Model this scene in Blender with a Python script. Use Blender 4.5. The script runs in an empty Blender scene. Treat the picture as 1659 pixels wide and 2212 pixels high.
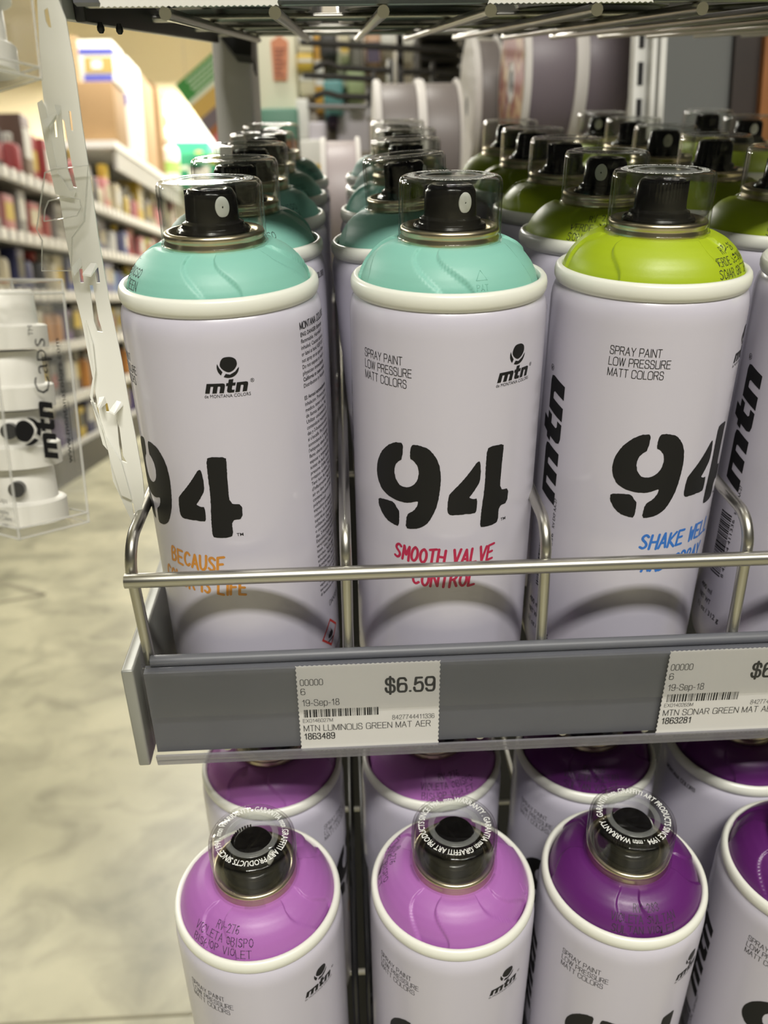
import bpy, bmesh, math, random
from mathutils import Matrix, Vector
from mathutils.geometry import tessellate_polygon
random.seed(7)
SC = bpy.context.scene
COL = SC.collection
PI = math.pi

# ------------------------------------------------------------------ camera
TILT = Matrix.Rotation(math.radians(14.0), 4, 'X')     # the display shelves slope forward by 14 degrees
F_PX, W_PX, H_PX = 1826.0, 1659.0, 2212.0
def cam_axes():
    yaw, pit, rol = 0.0450, 0.4903, -0.0120
    fw = Vector((math.sin(yaw)*math.cos(pit), math.cos(yaw)*math.cos(pit), -math.sin(pit)))
    r = Vector((math.cos(yaw), -math.sin(yaw), 0.0))
    u = r.cross(fw)
    r2 = r*math.cos(rol) + u*math.sin(rol)
    u2 = -r*math.sin(rol) + u*math.cos(rol)
    R3 = TILT.to_3x3()
    return TILT @ Vector((0.0392, -0.2726, 0.2187)), R3 @ r2, R3 @ u2, R3 @ fw
CAM_C, CAM_R, CAM_U, CAM_F = cam_axes()
cd = bpy.data.cameras.new('camera')
cam = bpy.data.objects.new('camera', cd)
COL.objects.link(cam)
cam.matrix_world = Matrix(((CAM_R.x, CAM_U.x, -CAM_F.x, CAM_C.x), (CAM_R.y, CAM_U.y, -CAM_F.y, CAM_C.y),
                           (CAM_R.z, CAM_U.z, -CAM_F.z, CAM_C.z), (0, 0, 0, 1)))
cd.sensor_fit = 'VERTICAL'
cd.lens = 4.0
cd.sensor_height = 4.0*H_PX/F_PX
cd.sensor_width = 4.0*W_PX/F_PX
cd.clip_start = 0.01
cd.clip_end = 60
cd.dof.use_dof = True
cd.dof.focus_distance = 0.274
cd.dof.aperture_fstop = 1.7
SC.camera = cam

# ------------------------------------------------------------------ light and exposure
SC.view_settings.view_transform = 'Standard'
SC.view_settings.look = 'None'
SC.view_settings.gamma = 1.0
SC.view_settings.exposure = 0.0
SC.cycles.transparent_max_bounces = 40
SC.cycles.max_bounces = 8
world = bpy.data.worlds.new('store_air')
SC.world = world
world.use_nodes = True
world.node_tree.nodes['Background'].inputs[0].default_value = (1.0, 0.95, 0.84, 1)
world.node_tree.nodes['Background'].inputs[1].default_value = 0.04
FLOOR_Z, CEIL_Z = -0.754, 4.6
def lamp(name, loc, sx, sy, power, color=(1.0, 0.965, 0.895)):
    d = bpy.data.lights.new(name, 'AREA')
    d.shape = 'RECTANGLE'; d.size = sx; d.size_y = sy; d.energy = power; d.color = color
    o = bpy.data.objects.new(name, d); COL.objects.link(o); o.location = loc
    return o
LAMP_Z = 3.0
for lx, pw in ((-0.15, 190), (1.15, 75), (2.3, 40)):   # ceiling lamps and added fill: behind the camera, over the aisle, over the store
    lamp('overhead_light', (lx, -3.05, LAMP_Z), 1.1, 0.45, pw)
lamp('overhead_light', (-0.30, 1.3, LAMP_Z), 1.2, 0.35, 55)  # added fill to brighten the hanging packs and the poster
for lx, ly, pw in ((-4.2, 3.4, 130), (-0.8, 5.4, 150), (-3.6, 6.0, 130), (-0.6, 8.2, 200), (-3.6, 9.6, 290), (-1.8, 10.9, 270), (0.9, 10.4, 260), (2.6, 4.5, 90)):  # those nearest the back wall are added to brighten it
    lamp('overhead_light', (lx, ly, LAMP_Z), 1.5, 0.45, pw)

# ------------------------------------------------------------------ materials
MATS = {}
def mat(name, color, rough=0.5, metal=0.0, coat=0.0, spec=0.5, noise=None, bump=None):
    if name in MATS: return MATS[name]
    m = bpy.data.materials.new(name); m.use_nodes = True
    nt = m.node_tree; b = nt.nodes['Principled BSDF']
    b.inputs['Base Color'].default_value = (*color, 1)
    b.inputs['Roughness'].default_value = rough
    b.inputs['Metallic'].default_value = metal
    b.inputs['Coat Weight'].default_value = coat
    b.inputs['Coat Roughness'].default_value = 0.15
    b.inputs['Specular IOR Level'].default_value = spec
    tc = nt.nodes.new('ShaderNodeTexCoord')
    if noise:                                   # (scale, amount): a faint procedural variation of the colour
        n = nt.nodes.new('ShaderNodeTexNoise'); n.inputs['Scale'].default_value = noise[0]
        n.inputs['Detail'].default_value = 4
        nt.links.new(tc.outputs['Object'], n.inputs['Vector'])
        mx = nt.nodes.new('ShaderNodeMix'); mx.data_type = 'RGBA'
        a = noise[1]
        mx.inputs[6].default_value = (*[c*(1-a) for c in color], 1)
        mx.inputs[7].default_value = (*[min(1, c*(1+a)) for c in color], 1)
        nt.links.new(n.outputs['Fac'], mx.inputs[0])
        nt.links.new(mx.outputs[2], b.inputs['Base Color'])
    if bump:
        n2 = nt.nodes.new('ShaderNodeTexNoise'); n2.inputs['Scale'].default_value = bump[0]
        nt.links.new(tc.outputs['Object'], n2.inputs['Vector'])
        bp = nt.nodes.new('ShaderNodeBump'); bp.inputs['Strength'].default_value = bump[1]
        bp.inputs['Distance'].default_value = 0.0005
        nt.links.new(n2.outputs['Fac'], bp.inputs['Height'])
        nt.links.new(bp.outputs['Normal'], b.inputs['Normal'])
    MATS[name] = m
    return m
def clear(name, tint=(0.97, 0.98, 0.97), ior=1.45, rough=0.02, haze=0.0, hazecol=(0.8, 0.8, 0.8)):
    if name in MATS: return MATS[name]
    m = bpy.data.materials.new(name); m.use_nodes = True
    nt = m.node_tree; nt.nodes.clear()
    out = nt.nodes.new('ShaderNodeOutputMaterial')
    t = nt.nodes.new('ShaderNodeBsdfTransparent'); t.inputs[0].default_value = (*tint, 1)
    g = nt.nodes.new('ShaderNodeBsdfGlossy'); g.inputs['Roughness'].default_value = rough
    lw = nt.nodes.new('ShaderNodeLayerWeight'); lw.inputs['Blend'].default_value = 0.5
    pw = nt.nodes.new('ShaderNodeMath'); pw.operation = 'POWER'; pw.inputs[1].default_value = 4.0
    nt.links.new(lw.outputs['Facing'], pw.inputs[0])
    fr = nt.nodes.new('ShaderNodeMath'); fr.operation = 'MULTIPLY_ADD'; fr.use_clamp = True
    r0 = ((ior-1)/(ior+1))**2
    fr.inputs[1].default_value = 0.85; fr.inputs[2].default_value = r0
    nt.links.new(pw.outputs[0], fr.inputs[0])
    mx = nt.nodes.new('ShaderNodeMixShader')
    nt.links.new(fr.outputs[0], mx.inputs[0]); nt.links.new(t.outputs[0], mx.inputs[1]); nt.links.new(g.outputs[0], mx.inputs[2])
    last = mx
    if haze:
        d = nt.nodes.new('ShaderNodeBsdfDiffuse'); d.inputs[0].default_value = (*hazecol, 1)
        m2 = nt.nodes.new('ShaderNodeMixShader'); m2.inputs[0].default_value = haze
        nt.links.new(mx.outputs[0], m2.inputs[1]); nt.links.new(d.outputs[0], m2.inputs[2]); last = m2
    nt.links.new(last.outputs[0], out.inputs[0])
    MATS[name] = m
    return m
M_BODY = mat('lavender_white_lacquer', (0.57, 0.55, 0.64), 0.30, 0.0, 0.45, 0.5)
M_BLACK = mat('black_print', (0.008, 0.008, 0.009), 0.5, spec=0.3)
M_ORANGE = mat('orange_print', (0.62, 0.26, 0.04), 0.4)
M_CRIMSON = mat('crimson_print', (0.45, 0.015, 0.07), 0.4)
M_BLUE = mat('blue_print', (0.03, 0.17, 0.58), 0.4)
M_RED = mat('red_print', (0.55, 0.03, 0.02), 0.4)
M_WHITEP = mat('white_print', (0.85, 0.85, 0.82), 0.4)
M_RIM = mat('cream_white_rim', (0.80, 0.81, 0.73), 0.35, 0.0, 0.2)
M_DOME = {'mint': mat('mint_plastic', (0.225, 0.51, 0.42), 0.48, bump=(900, 0.05)),
          'lime': mat('lime_plastic', (0.355, 0.465, 0.012), 0.42, bump=(900, 0.05)),
          'violet': mat('light_violet_plastic', (0.37, 0.13, 0.41), 0.42, bump=(900, 0.05)),
          'purple': mat('dark_purple_plastic', (0.105, 0.014, 0.135), 0.38, bump=(900, 0.05))}
M_DOT = mat('dot_ink', (0.03, 0.03, 0.03), 0.6)
M_CUP = mat('champagne_metal', (0.66, 0.58, 0.42), 0.28, 1.0)
M_NOZ = mat('black_nozzle_plastic', (0.006, 0.0055, 0.0055), 0.16, spec=0.22)
M_INS = mat('pale_grey_insert', (0.68, 0.69, 0.66), 0.4)
M_CLEAR = clear('clear_plastic', (0.95, 0.955, 0.945), 1.36, 0.02)
M_FROST = clear('frosted_plastic', (0.92, 0.93, 0.92), 1.5, 0.22, 0.20, (0.50, 0.52, 0.50))
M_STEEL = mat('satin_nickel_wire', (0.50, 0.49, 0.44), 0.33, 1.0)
M_PLATE = mat('grey_painted_steel', (0.33, 0.335, 0.31), 0.38, 0.35)
M_CHAN = mat('slate_grey_channel', (0.125, 0.13, 0.145), 0.45, noise=(60, 0.10))
M_COVER = clear('clear_label_cover', (0.97, 0.97, 0.98), 1.22, 0.08)
M_HAZE = clear('hazy_label_flap', (0.92, 0.92, 0.92), 1.22, 0.12, 0.015, (0.62, 0.64, 0.62))
M_PAPER = mat('label_paper', (0.80, 0.79, 0.75), 0.7)
M_DARK = mat('blackened_steel', (0.02, 0.02, 0.02), 0.45, 0.5)

# ------------------------------------------------------------------ mesh helpers
class MB:
    def __init__(s): s.v = []; s.f = []; s.m = []
    def add(s, vs, fs, mi=0):
        o = len(s.v); s.v.extend([tuple(v) for v in vs])
        for f in fs: s.f.append([i+o for i in f]); s.m.append(mi)
    def lathe(s, prof, n=64, mi=0, c=(0, 0), closed=False, axis='Z', disp=None):
        vs = []; L = len(prof)
        for j, (r, z) in enumerate(prof):
            for i in range(n):
                a = 2*PI*i/n
                rr, zz = (r, z) if disp is None else disp(j, a, r, z)
                if axis == 'Z': vs.append((c[0]+rr*math.sin(a), c[1]-rr*math.cos(a), zz))
                else: vs.append((zz, c[0]+rr*math.cos(a), c[1]+rr*math.sin(a)))
        fs = []
        for j in range(L if closed else L-1):
            k = (j+1) % L
            for i in range(n):
                i2 = (i+1) % n
                fs.append((j*n+i, j*n+i2, k*n+i2, k*n+i))
        s.add(vs, fs, mi)
    def box(s, a, b, mi=0, bev=0.0):
        x0, y0, z0 = a; x1, y1, z1 = b
        if bev <= 0:
            vs = [(x0,y0,z0),(x1,y0,z0),(x1,y1,z0),(x0,y1,z0),(x0,y0,z1),(x1,y0,z1),(x1,y1,z1),(x0,y1,z1)]
            s.add(vs, [(0,3,2,1),(4,5,6,7),(0,1,5,4),(1,2,6,5),(2,3,7,6),(3,0,4,7)], mi); return
        bm = bmesh.new(); bmesh.ops.create_cube(bm, size=1)
        for v in bm.verts:
            v.co = Vector(((x0+x1)/2+v.co.x*(x1-x0), (y0+y1)/2+v.co.y*(y1-y0), (z0+z1)/2+v.co.z*(z1-z0)))
        bmesh.ops.bevel(bm, geom=bm.edges[:], offset=bev, segments=3, affect='EDGES', profile=0.5)
        s.bm(bm, mi)
    def bm(s, bm, mi=0):
        bm.verts.index_update()
        s.add([v.co.copy() for v in bm.verts], [[v.index for v in f.verts] for f in bm.faces], mi); bm.free()
    def tube(s, pts, r, n=12, mi=0, caps=True):
        P = [Vector(p) for p in pts]; rings = []
        up = None
        for i, p in enumerate(P):
            t = (P[min(i+1, len(P)-1)]-P[max(i-1, 0)]).normalized()
            if up is None:
                up = Vector((0, 0, 1)) if abs(t.z) < 0.9 else Vector((1, 0, 0))
            a = t.cross(up).normalized(); b = a.cross(t).normalized(); up = b
            rings.append([p+(a*math.cos(2*PI*k/n)+b*math.sin(2*PI*k/n))*r for k in range(n)])
        vs = [v for R in rings for v in R]; fs = []
        for i in range(len(P)-1):
            for k in range(n):
                k2 = (k+1) % n
                fs.append((i*n+k, i*n+k2, (i+1)*n+k2, (i+1)*n+k))
        if caps:
            fs.append(tuple(range(n))[::-1]); fs.append(tuple((len(P)-1)*n+k for k in range(n)))
        s.add(vs, fs, mi)
    def prism(s, poly, y0, y1, mi=0):           # polygon in x,z extruded along y
        n = len(poly)
        vs = [(x, y0, z) for x, z in poly]+[(x, y1, z) for x, z in poly]
        fs = [tuple(range(n)), tuple(range(2*n-1, n-1, -1))]
        for i in range(n):
            j = (i+1) % n; fs.append((i, i+n, j+n, j))
        bm = bmesh.new(); bv = [bm.verts.new(v) for v in vs]
        for f in fs: bm.faces.new([bv[i] for i in f])
        bmesh.ops.recalc_face_normals(bm, faces=bm.faces[:])
        bmesh.ops.triangulate(bm, faces=[f for f in bm.faces if len(f.verts) > 4])
        s.bm(bm, mi)
    def xprism(s, poly, x0, x1, mi=0):          # polygon in y,z extruded along x
        t = MB(); t.prism(poly, x0, x1)
        s.add([(y, x, z) for x, y, z in t.v], [f[::-1] for f in t.f], mi)
    def flat(s, shape, fn, mi=0):               # shape: (verts2d, faces); fn maps (u,v) to a point
        s.add([fn(x, y) for x, y in shape[0]], shape[1], mi)
    def mesh(s, name, mats, smooth=True, angle=40):
        me = bpy.data.meshes.new(name)
        me.from_pydata(s.v, [], s.f)
        for m in mats: me.materials.append(m)
        me.polygons.foreach_set('material_index', s.m)
        if smooth:
            me.polygons.foreach_set('use_smooth', [True]*len(me.polygons))
            me.set_sharp_from_angle(angle=math.radians(angle))
        me.update()
        return me
    def build(s, name, mats, parent=None, smooth=True, angle=40):
        return link(name, s.mesh(name, mats if isinstance(mats, (list, tuple)) else [mats], smooth, angle), parent)
def link(name, me, parent=None):
    o = bpy.data.objects.new(name, me); COL.objects.link(o)
    if parent: o.parent = parent
    return o
def tag(o, label=None, cat=None, group=None, kind=None):
    if label: o['label'] = label
    if cat: o['category'] = cat
    if group: o['group'] = group
    if kind: o['kind'] = kind
    return o
def thing(name, label, cat, m=None, group=None):
    o = bpy.data.objects.new(name, None); COL.objects.link(o); o.empty_display_size = 0.02
    o.matrix_basis = m if m is not None else Matrix()
    return tag(o, label, cat, group)
def at(X, Y, y):                                # the point of the plane y = const seen at pixel X, Y
    d = CAM_F + CAM_R*((X-W_PX/2)/F_PX) - CAM_U*((Y-H_PX/2)/F_PX)
    return CAM_C + d*((y-CAM_C.y)/d.y)
def at_x(X, Y, x):
    d = CAM_F + CAM_R*((X-W_PX/2)/F_PX) - CAM_U*((Y-H_PX/2)/F_PX)
    return CAM_C + d*((x-CAM_C.x)/d.x)
def copy_tree(o, parent=None):
    c = o.copy(); COL.objects.link(c)
    if parent: c.parent = parent
    for ch in list(o.children): copy_tree(ch, c)
    return c

# ------------------------------------------------------------------ flat lettering
_TXT = {}
def text2d(s, h, width=None, bold=0.0, shear=0.0, align='L'):
    """outline lettering as (verts, faces); h = capital height; width = squeeze the line to this width"""
    key = (s, bold, shear)
    if key not in _TXT:
        cu = bpy.data.curves.new('t', 'FONT'); cu.body = s; cu.size = 1; cu.offset = bold; cu.shear = shear
        cu.resolution_u = 2; cu.fill_mode = 'FRONT'
        ob = bpy.data.objects.new('t', cu)
        me = ob.to_mesh()
        vs = [(v.co.x, v.co.y) for v in me.vertices]; fs = [tuple(p.vertices) for p in me.polygons]
        ob.to_mesh_clear(); bpy.data.objects.remove(ob); bpy.data.curves.remove(cu)
        _TXT[key] = (vs, fs)
    vs, fs = _TXT[key]
    k = h/0.69
    x0 = min(v[0] for v in vs); x1 = max(v[0] for v in vs)
    kx = k if width is None else width/(x1-x0)
    off = -x0*kx
    if align == 'C': off = -(x0+x1)/2*kx
    if align == 'R': off = -x1*kx
    return [(x*kx+off, y*k) for x, y in vs], fs
def xf(shape, dx=0, dy=0, rot=0.0, sc=1.0):
    c, s = math.cos(rot), math.sin(rot)
    return [(dx+sc*(x*c-y*s), dy+sc*(x*s+y*c)) for x, y in shape[0]], shape[1]
def poly2d(pts):
    if sum(pts[i][0]*pts[(i+1) % len(pts)][1]-pts[(i+1) % len(pts)][0]*pts[i][1] for i in range(len(pts))) < 0: pts = pts[::-1]
    return list(pts), [tuple(t) if sgn(pts, t) > 0 else tuple(t)[::-1] for t in tessellate_polygon([[Vector((x, y, 0)) for x, y in pts]])]
def sgn(P, t):
    (ax, ay), (bx, by), (cx, cy) = [P[i][:2] for i in t]
    return (bx-ax)*(cy-ay)-(by-ay)*(cx-ax)
def chaikin(pts, n=1, q=0.22):
    for _ in range(n):
        o = []
        for i in range(len(pts)):
            a, b = pts[i], pts[(i+1) % len(pts)]
            o.append((a[0]+(b[0]-a[0])*q, a[1]+(b[1]-a[1])*q)); o.append((b[0]-(b[0]-a[0])*q, b[1]-(b[1]-a[1])*q))
        pts = o
    return pts
def merge(*shapes):
    V = []; F = []
    for v, f in shapes:
        o = len(V); V += list(v); F += [tuple(i+o for i in q) for q in f]
    return V, F
def slice2d(shape, step):                       # cut along x so that the shape can be bent round a can
    bm = bmesh.new(); bv = [bm.verts.new((x, y, 0)) for x, y in shape[0]]
    for f in shape[1]:
        try: bm.faces.new([bv[i] for i in f])
        except ValueError: pass
    x0 = min(v[0] for v in shape[0]); x1 = max(v[0] for v in shape[0])
    k = math.floor(x0/step)+1
    while k*step < x1:
        bmesh.ops.bisect_plane(bm, geom=bm.verts[:]+bm.edges[:]+bm.faces[:], dist=1e-9, plane_co=(k*step, 0, 0), plane_no=(1, 0, 0)); k += 1
    bm.verts.index_update()
    r = [(v.co.x, v.co.y) for v in bm.verts], [tuple(v.index for v in q.verts) for q in bm.faces]
    bm.free(); return r
STROKE = {
 'A': [[(0,0),(2,6),(4,0)],[(.7,2),(3.3,2)]], 'B': [[(0,0),(0,6),(2.6,6),(3.5,4.8),(2.4,3.3),(0,3.2)],[(2.4,3.3),(3.9,1.8),(2.8,0),(0,0)]],
 'C': [[(3.8,5),(2.4,6),(.7,5),(0,3),(.7,1),(2.4,0),(3.9,1)]], 'D': [[(0,0),(0,6),(2.4,5.8),(4,4),(4,2),(2.4,.2),(0,0)]],
 'E': [[(3.7,6),(0,6),(0,0),(3.8,0)],[(0,3.1),(3,3.1)]], 'F': [[(3.7,6),(0,6),(0,0)],[(0,3.1),(3,3.1)]],
 'G': [[(3.8,5),(2.4,6),(.7,5),(0,3),(.7,1),(2.4,0),(4,.8),(4,2.7),(2.4,2.7)]], 'H': [[(0,0),(0,6)],[(4,0),(4,6)],[(0,3),(4,3)]],
 'I': [[(2,0),(2,6)]], 'J': [[(3,6),(3,1.2),(1.8,0),(.4,1)]], 'K': [[(0,0),(0,6)],[(3.7,6),(.2,2.8),(4,0)]], 'L': [[(0,6),(0,0),(3.6,0)]],
 'M': [[(0,0),(.3,6),(2,2.4),(3.7,6),(4,0)]], 'N': [[(0,0),(0,6),(4,0),(4,6)]], 'O': [[(2,6),(.5,5),(0,3),(.5,1),(2,0),(3.5,1),(4,3),(3.5,5),(2,6)]],
 'P': [[(0,0),(0,6),(2.6,6),(3.8,4.6),(2.6,3),(0,2.9)]], 'R': [[(0,0),(0,6),(2.6,6),(3.7,4.6),(2.6,3.1),(0,3)],[(2,3),(4,0)]],
 'S': [[(3.7,5.1),(2.2,6),(.5,5.2),(.5,4),(3.4,2.3),(3.6,.9),(2,0),(.2,.9)]], 'T': [[(0,6),(4,6)],[(2,6),(2,0)]],
 'U': [[(0,6),(0,1.4),(1.2,0),(2.8,0),(4,1.4),(4,6)]], 'V': [[(0,6),(2,0),(4,6)]], 'W': [[(0,6),(.9,0),(2,4),(3.1,0),(4,6)]],
 'Y': [[(0,6),(2,3),(4,6)],[(2,3),(2,0)]], '2': [[(.2,5),(1.6,6),(3.6,5),(3.2,3.4),(0,0),(4,0)]],
 '3': [[(.2,5.4),(2,6),(3.7,4.7),(2,3.2),(3.9,1.6),(2,0),(.1,.8)]], '6': [[(3.5,5.6),(1.6,5.4),(.2,2.6),(.6,.6),(2.2,0),(3.8,1.3),(3.2,3),(1.6,3.2),(.3,2)]],
 '7': [[(0,6),(4,6),(1.6,0)]], '8': [[(2,3.2),(.4,4.6),(2,6),(3.6,4.6),(2,3.2),(.1,1.5),(2,0),(3.9,1.5),(2,3.2)]], '-': [[(.5,3),(3.5,3)]], ' ': []}
def stroke_paths(s, h, width=None, slant=0.0, gap=1.5, soft=False):
    k = h/6.0; x = 0.0; out = []
    for ch in s:
        w = 4.0 if ch not in 'I' else 4.0
        if ch == 'I': 
            for p in STROKE['I']: out.append([(x+(a-1.5)*1.0, b) for a, b in p])
            x += 1.0+gap; continue
        for p in STROKE[ch]:
            if soft and ch in 'BCDGJOPRSU': p = open_chaikin(p, 2)
            out.append([(x+a, b) for a, b in p])
        x += (4.0 if ch != ' ' else 2.2)+gap
    tot = x-gap
    kx = k if width is None else width/tot
    return [[(a*kx+slant*b*k, b*k) for a, b in p] for p in out]
def ribbons(paths, w):
    V = []; F = []
    def disc(c, r, n=8):
        o = len(V); V.extend([(c[0]+r*math.cos(2*PI*i/n), c[1]+r*math.sin(2*PI*i/n)) for i in range(n)]); F.append(tuple(range(o, o+n)))
    for p in paths:
        for i, q in enumerate(p):
            disc(q, w/2)
            if i:
                a = p[i-1]; dx, dy = q[0]-a[0], q[1]-a[1]; L = math.hypot(dx, dy) or 1e-9
                nx, ny = -dy/L*w/2, dx/L*w/2; o = len(V)
                V.extend([(a[0]+nx, a[1]+ny), (a[0]-nx, a[1]-ny), (q[0]-nx, q[1]-ny), (q[0]+nx, q[1]+ny)]); F.append((o, o+1, o+2, o+3))
    return V, F
def dots(paths, w, step):                       # ink-jet dots along the strokes
    V = []; F = []
    for p in paths:
        for a, b in zip(p[:-1], p[1:]):
            L = math.hypot(b[0]-a[0], b[1]-a[1]); n = max(1, round(L/step))
            for i in range(n+1):
                x = a[0]+(b[0]-a[0])*i/n; y = a[1]+(b[1]-a[1])*i/n; o = len(V)
                V.extend([(x+w/2*math.cos(PI/3*k), y+w/2*math.sin(PI/3*k)) for k in range(6)]); F.append(tuple(range(o, o+6)))
    return V, F
def round_corners(p):                            # cut each corner so that a rectangle becomes an octagon, then smooth
    q = [p[0]]; L = len(p)
    for i in range(1, L-1):
        a, c, b = p[i-1], p[i], p[i+1]
        fa = .586 if i == 1 else .293; fb = .586 if i == L-2 else .293
        q += [(c[0]+(a[0]-c[0])*fa, c[1]+(a[1]-c[1])*fa), (c[0]+(b[0]-c[0])*fb, c[1]+(b[1]-c[1])*fb)]
    return open_chaikin(q+[p[-1]], 2)
def open_chaikin(p, n=2):
    for _ in range(n):
        q = [p[0]]
        for a, b in zip(p[:-1], p[1:]): q += [(a[0]*.75+b[0]*.25, a[1]*.75+b[1]*.25), (a[0]*.25+b[0]*.75, a[1]*.25+b[1]*.75)]
        p = q+[p[-1]]
    return p
SANS = {                                         # plain sans capitals and figures: width, straight strokes, round strokes (cap height 6)
 'A': (4.2, [[(0,0),(2.1,6),(4.2,0)],[(.75,2.1),(3.45,2.1)]], []), 'B': (3.8, [[(0,0),(0,6)]], [[(0,6),(2,6),(3.5,6),(3.5,3.2),(2,3.2),(0,3.2)],[(0,3.2),(2.2,3.2),(3.9,3.2),(3.9,0),(2.2,0),(0,0)]]),
 'C': (4.2, [], [[(4.1,4.3),(3.8,6),(2.2,6.05),(0,6),(0,3),(0,0),(2.2,-.05),(3.9,0),(4.2,1.9)]]), 'D': (4.1, [[(0,0),(0,6)]], [[(0,6),(1.9,6),(4.1,6),(4.1,3),(4.1,0),(1.9,0),(0,0)]]),
 'E': (3.6, [[(3.5,6),(0,6),(0,0),(3.6,0)],[(0,3.15),(3.2,3.15)]], []), 'F': (3.3, [[(3.3,6),(0,6),(0,0)],[(0,3.1),(2.8,3.1)]], []),
 'G': (4.4, [[(4.3,0),(4.3,2.9),(2.4,2.9)]], [[(4.2,4.4),(3.8,6),(2.2,6.05),(0,6),(0,3),(0,0),(2.2,-.05),(3.8,0),(4.3,1.8)]]), 'H': (4, [[(0,0),(0,6)],[(4,0),(4,6)],[(0,3.15),(4,3.15)]], []),
 'I': (.2, [[(.1,0),(.1,6)]], []), 'L': (3.1, [[(0,6),(0,0),(3.1,0)]], []), 'M': (4.6, [[(0,0),(0,6),(2.3,.3),(4.6,6),(4.6,0)]], []), 'N': (4, [[(0,0),(0,6),(4,0),(4,6)]], []),
 'O': (4.6, [], [[(2.3,6.05),(0,6.05),(0,3),(0,-.05),(2.3,-.05),(4.6,-.05),(4.6,3),(4.6,6.05),(2.3,6.05)]]), 'P': (3.7, [[(0,0),(0,6)]], [[(0,6),(2,6),(3.8,6),(3.8,2.8),(2,2.8),(0,2.8)]]),
 'R': (4, [[(0,0),(0,6)],[(2.2,3),(4,0)]], [[(0,6),(2,6),(3.8,6),(3.8,3),(2,3),(0,3)]]), 'S': (3.8, [], [[(3.6,4.4),(3.4,6.05),(1.9,6.05),(.1,6.05),(.1,3.5),(1.9,3.2),(3.8,2.9),(3.8,-.05),(1.9,-.05),(0,-.05),(0,1.9)]]),
 'T': (3.8, [[(0,6),(3.8,6)],[(1.9,6),(1.9,0)]], []), 'U': (4, [], [[(0,6),(0,3),(0,1),(0,-.05),(2,-.05),(4,-.05),(4,1),(4,3),(4,6)]]), 'V': (4, [[(0,6),(2,0),(4,6)]], []),
 'W': (5.6, [[(0,6),(1.4,0),(2.8,6),(4.2,0),(5.6,6)]], []), 'X': (4, [[(0,0),(4,6)],[(0,6),(4,0)]], []), 'Y': (4, [[(0,6),(2,2.7),(4,6)],[(2,2.7),(2,0)]], []),
 '0': (3.3, [], [[(1.65,6.05),(0,6.05),(0,3),(0,-.05),(1.65,-.05),(3.3,-.05),(3.3,3),(3.3,6.05),(1.65,6.05)]]), '1': (2.4, [[(.3,4.6),(1.2,5.1),(1.8,6),(1.8,0)]], []),
 '2': (3.3, [[(.05,.05),(3.3,.0)]], [[(.1,4.2),(.1,6.05),(1.7,6.05),(3.2,6.05),(3.2,4.2),(2.8,2.8),(.4,1.6),(.05,.05)]]), '3': (3.3, [], [[(.1,4.5),(.2,6.05),(1.6,6.05),(3.1,6.05),(3.1,3.2),(1.3,3.25)],[(1.3,3.25),(3.4,3.3),(3.4,-.05),(1.6,-.05),(.1,-.05),(0,1.6)]]),
 '4': (3.4, [[(2.6,0),(2.6,6),(0,2),(3.5,2)]], []), '5': (3.3, [[(3,6),(.7,6),(.35,3)]], [[(.35,3),(1,3.9),(3.4,4.1),(3.4,-.05),(1.6,-.05),(.1,-.05),(0,1.6)]]),
 '6': (3.3, [], [[(3.2,5.0),(2.8,6.05),(1.9,6.05),(0,6.05),(0,2.8),(0,-.05),(1.7,-.05),(3.4,-.05),(3.4,3.5),(1.7,3.5),(.6,3.5),(.1,2.0)]]), '7': (3.3, [[(0,6),(3.3,6)]], [[(3.3,6),(2,4.4),(1.2,2),(1.1,0)]]),
 '8': (3.3, [], [[(1.65,3.25),(.2,3.3),(.2,6.05),(1.65,6.05),(3.1,6.05),(3.1,3.3),(1.65,3.25)],[(1.65,3.25),(0,3.2),(0,-.05),(1.65,-.05),(3.3,-.05),(3.3,3.2),(1.65,3.25)]]),
 '9': (3.3, [], [[(.1,1.0),(.5,-.05),(1.4,-.05),(3.3,-.05),(3.3,3.2),(3.3,6.05),(1.6,6.05),(-.1,6.05),(-.1,2.5),(1.6,2.5),(2.7,2.5),(3.2,4.0)]]),
 '-': (1.8, [[(0,2.3),(1.8,2.3)]], []), '.': (.3, [[(.1,.1),(.2,.1)]], []), ' ': (1.4, [], []), '/': (2, [[(0,0),(2,6)]], []),
 'e': (3, [[(0,2.1),(3,2.1)]], [[(3,2.1),(3,4.4),(1.5,4.4),(0,4.4),(0,2.1),(0,-.1),(1.6,-.1),(2.7,-.1),(3,1.2)]]), 'p': (3, [[(0,4.3),(0,-1.8)]], [[(0,2.2),(0,4.4),(1.5,4.4),(3.1,4.4),(3.1,2.1),(3.1,-.1),(1.5,-.1),(0,-.1),(0,2.2)]]),
 '$': (3.4, [[(1.75,-.9),(1.75,6.9)]], [[(3.3,4.4),(3.2,6.0),(1.75,6.0),(.1,6.0),(.1,3.5),(1.75,3.2),(3.5,2.9),(3.5,0),(1.75,0),(0,0),(0,1.8)]])}
def sans(s, h, width=None, bold=False, align='L'):
    k = h/6.0; x = 0.0; P = []; gap = 1.25 if not bold else 1.5
    for ch in s:
        w, st, rd = SANS[ch]
        for p in st: P.append([(x+a, b) for a, b in p])
        for p in rd: P.append([(x+a, b) for a, b in round_corners(p)])
        x += w+gap
    tot = x-gap; lw = 1.0 if bold else .60
    kx = k if width is None else width/tot
    dx = 0 if align == 'L' else -tot*kx
    return ribbons([[(a*kx+dx, b*k) for a, b in p] for p in P], lw*min(k, kx*1.1))
def rect(x0, y0, x1, y1): return [(x0,y0),(x1,y0),(x1,y1),(x0,y1)], [(0,1,2,3)]
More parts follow.
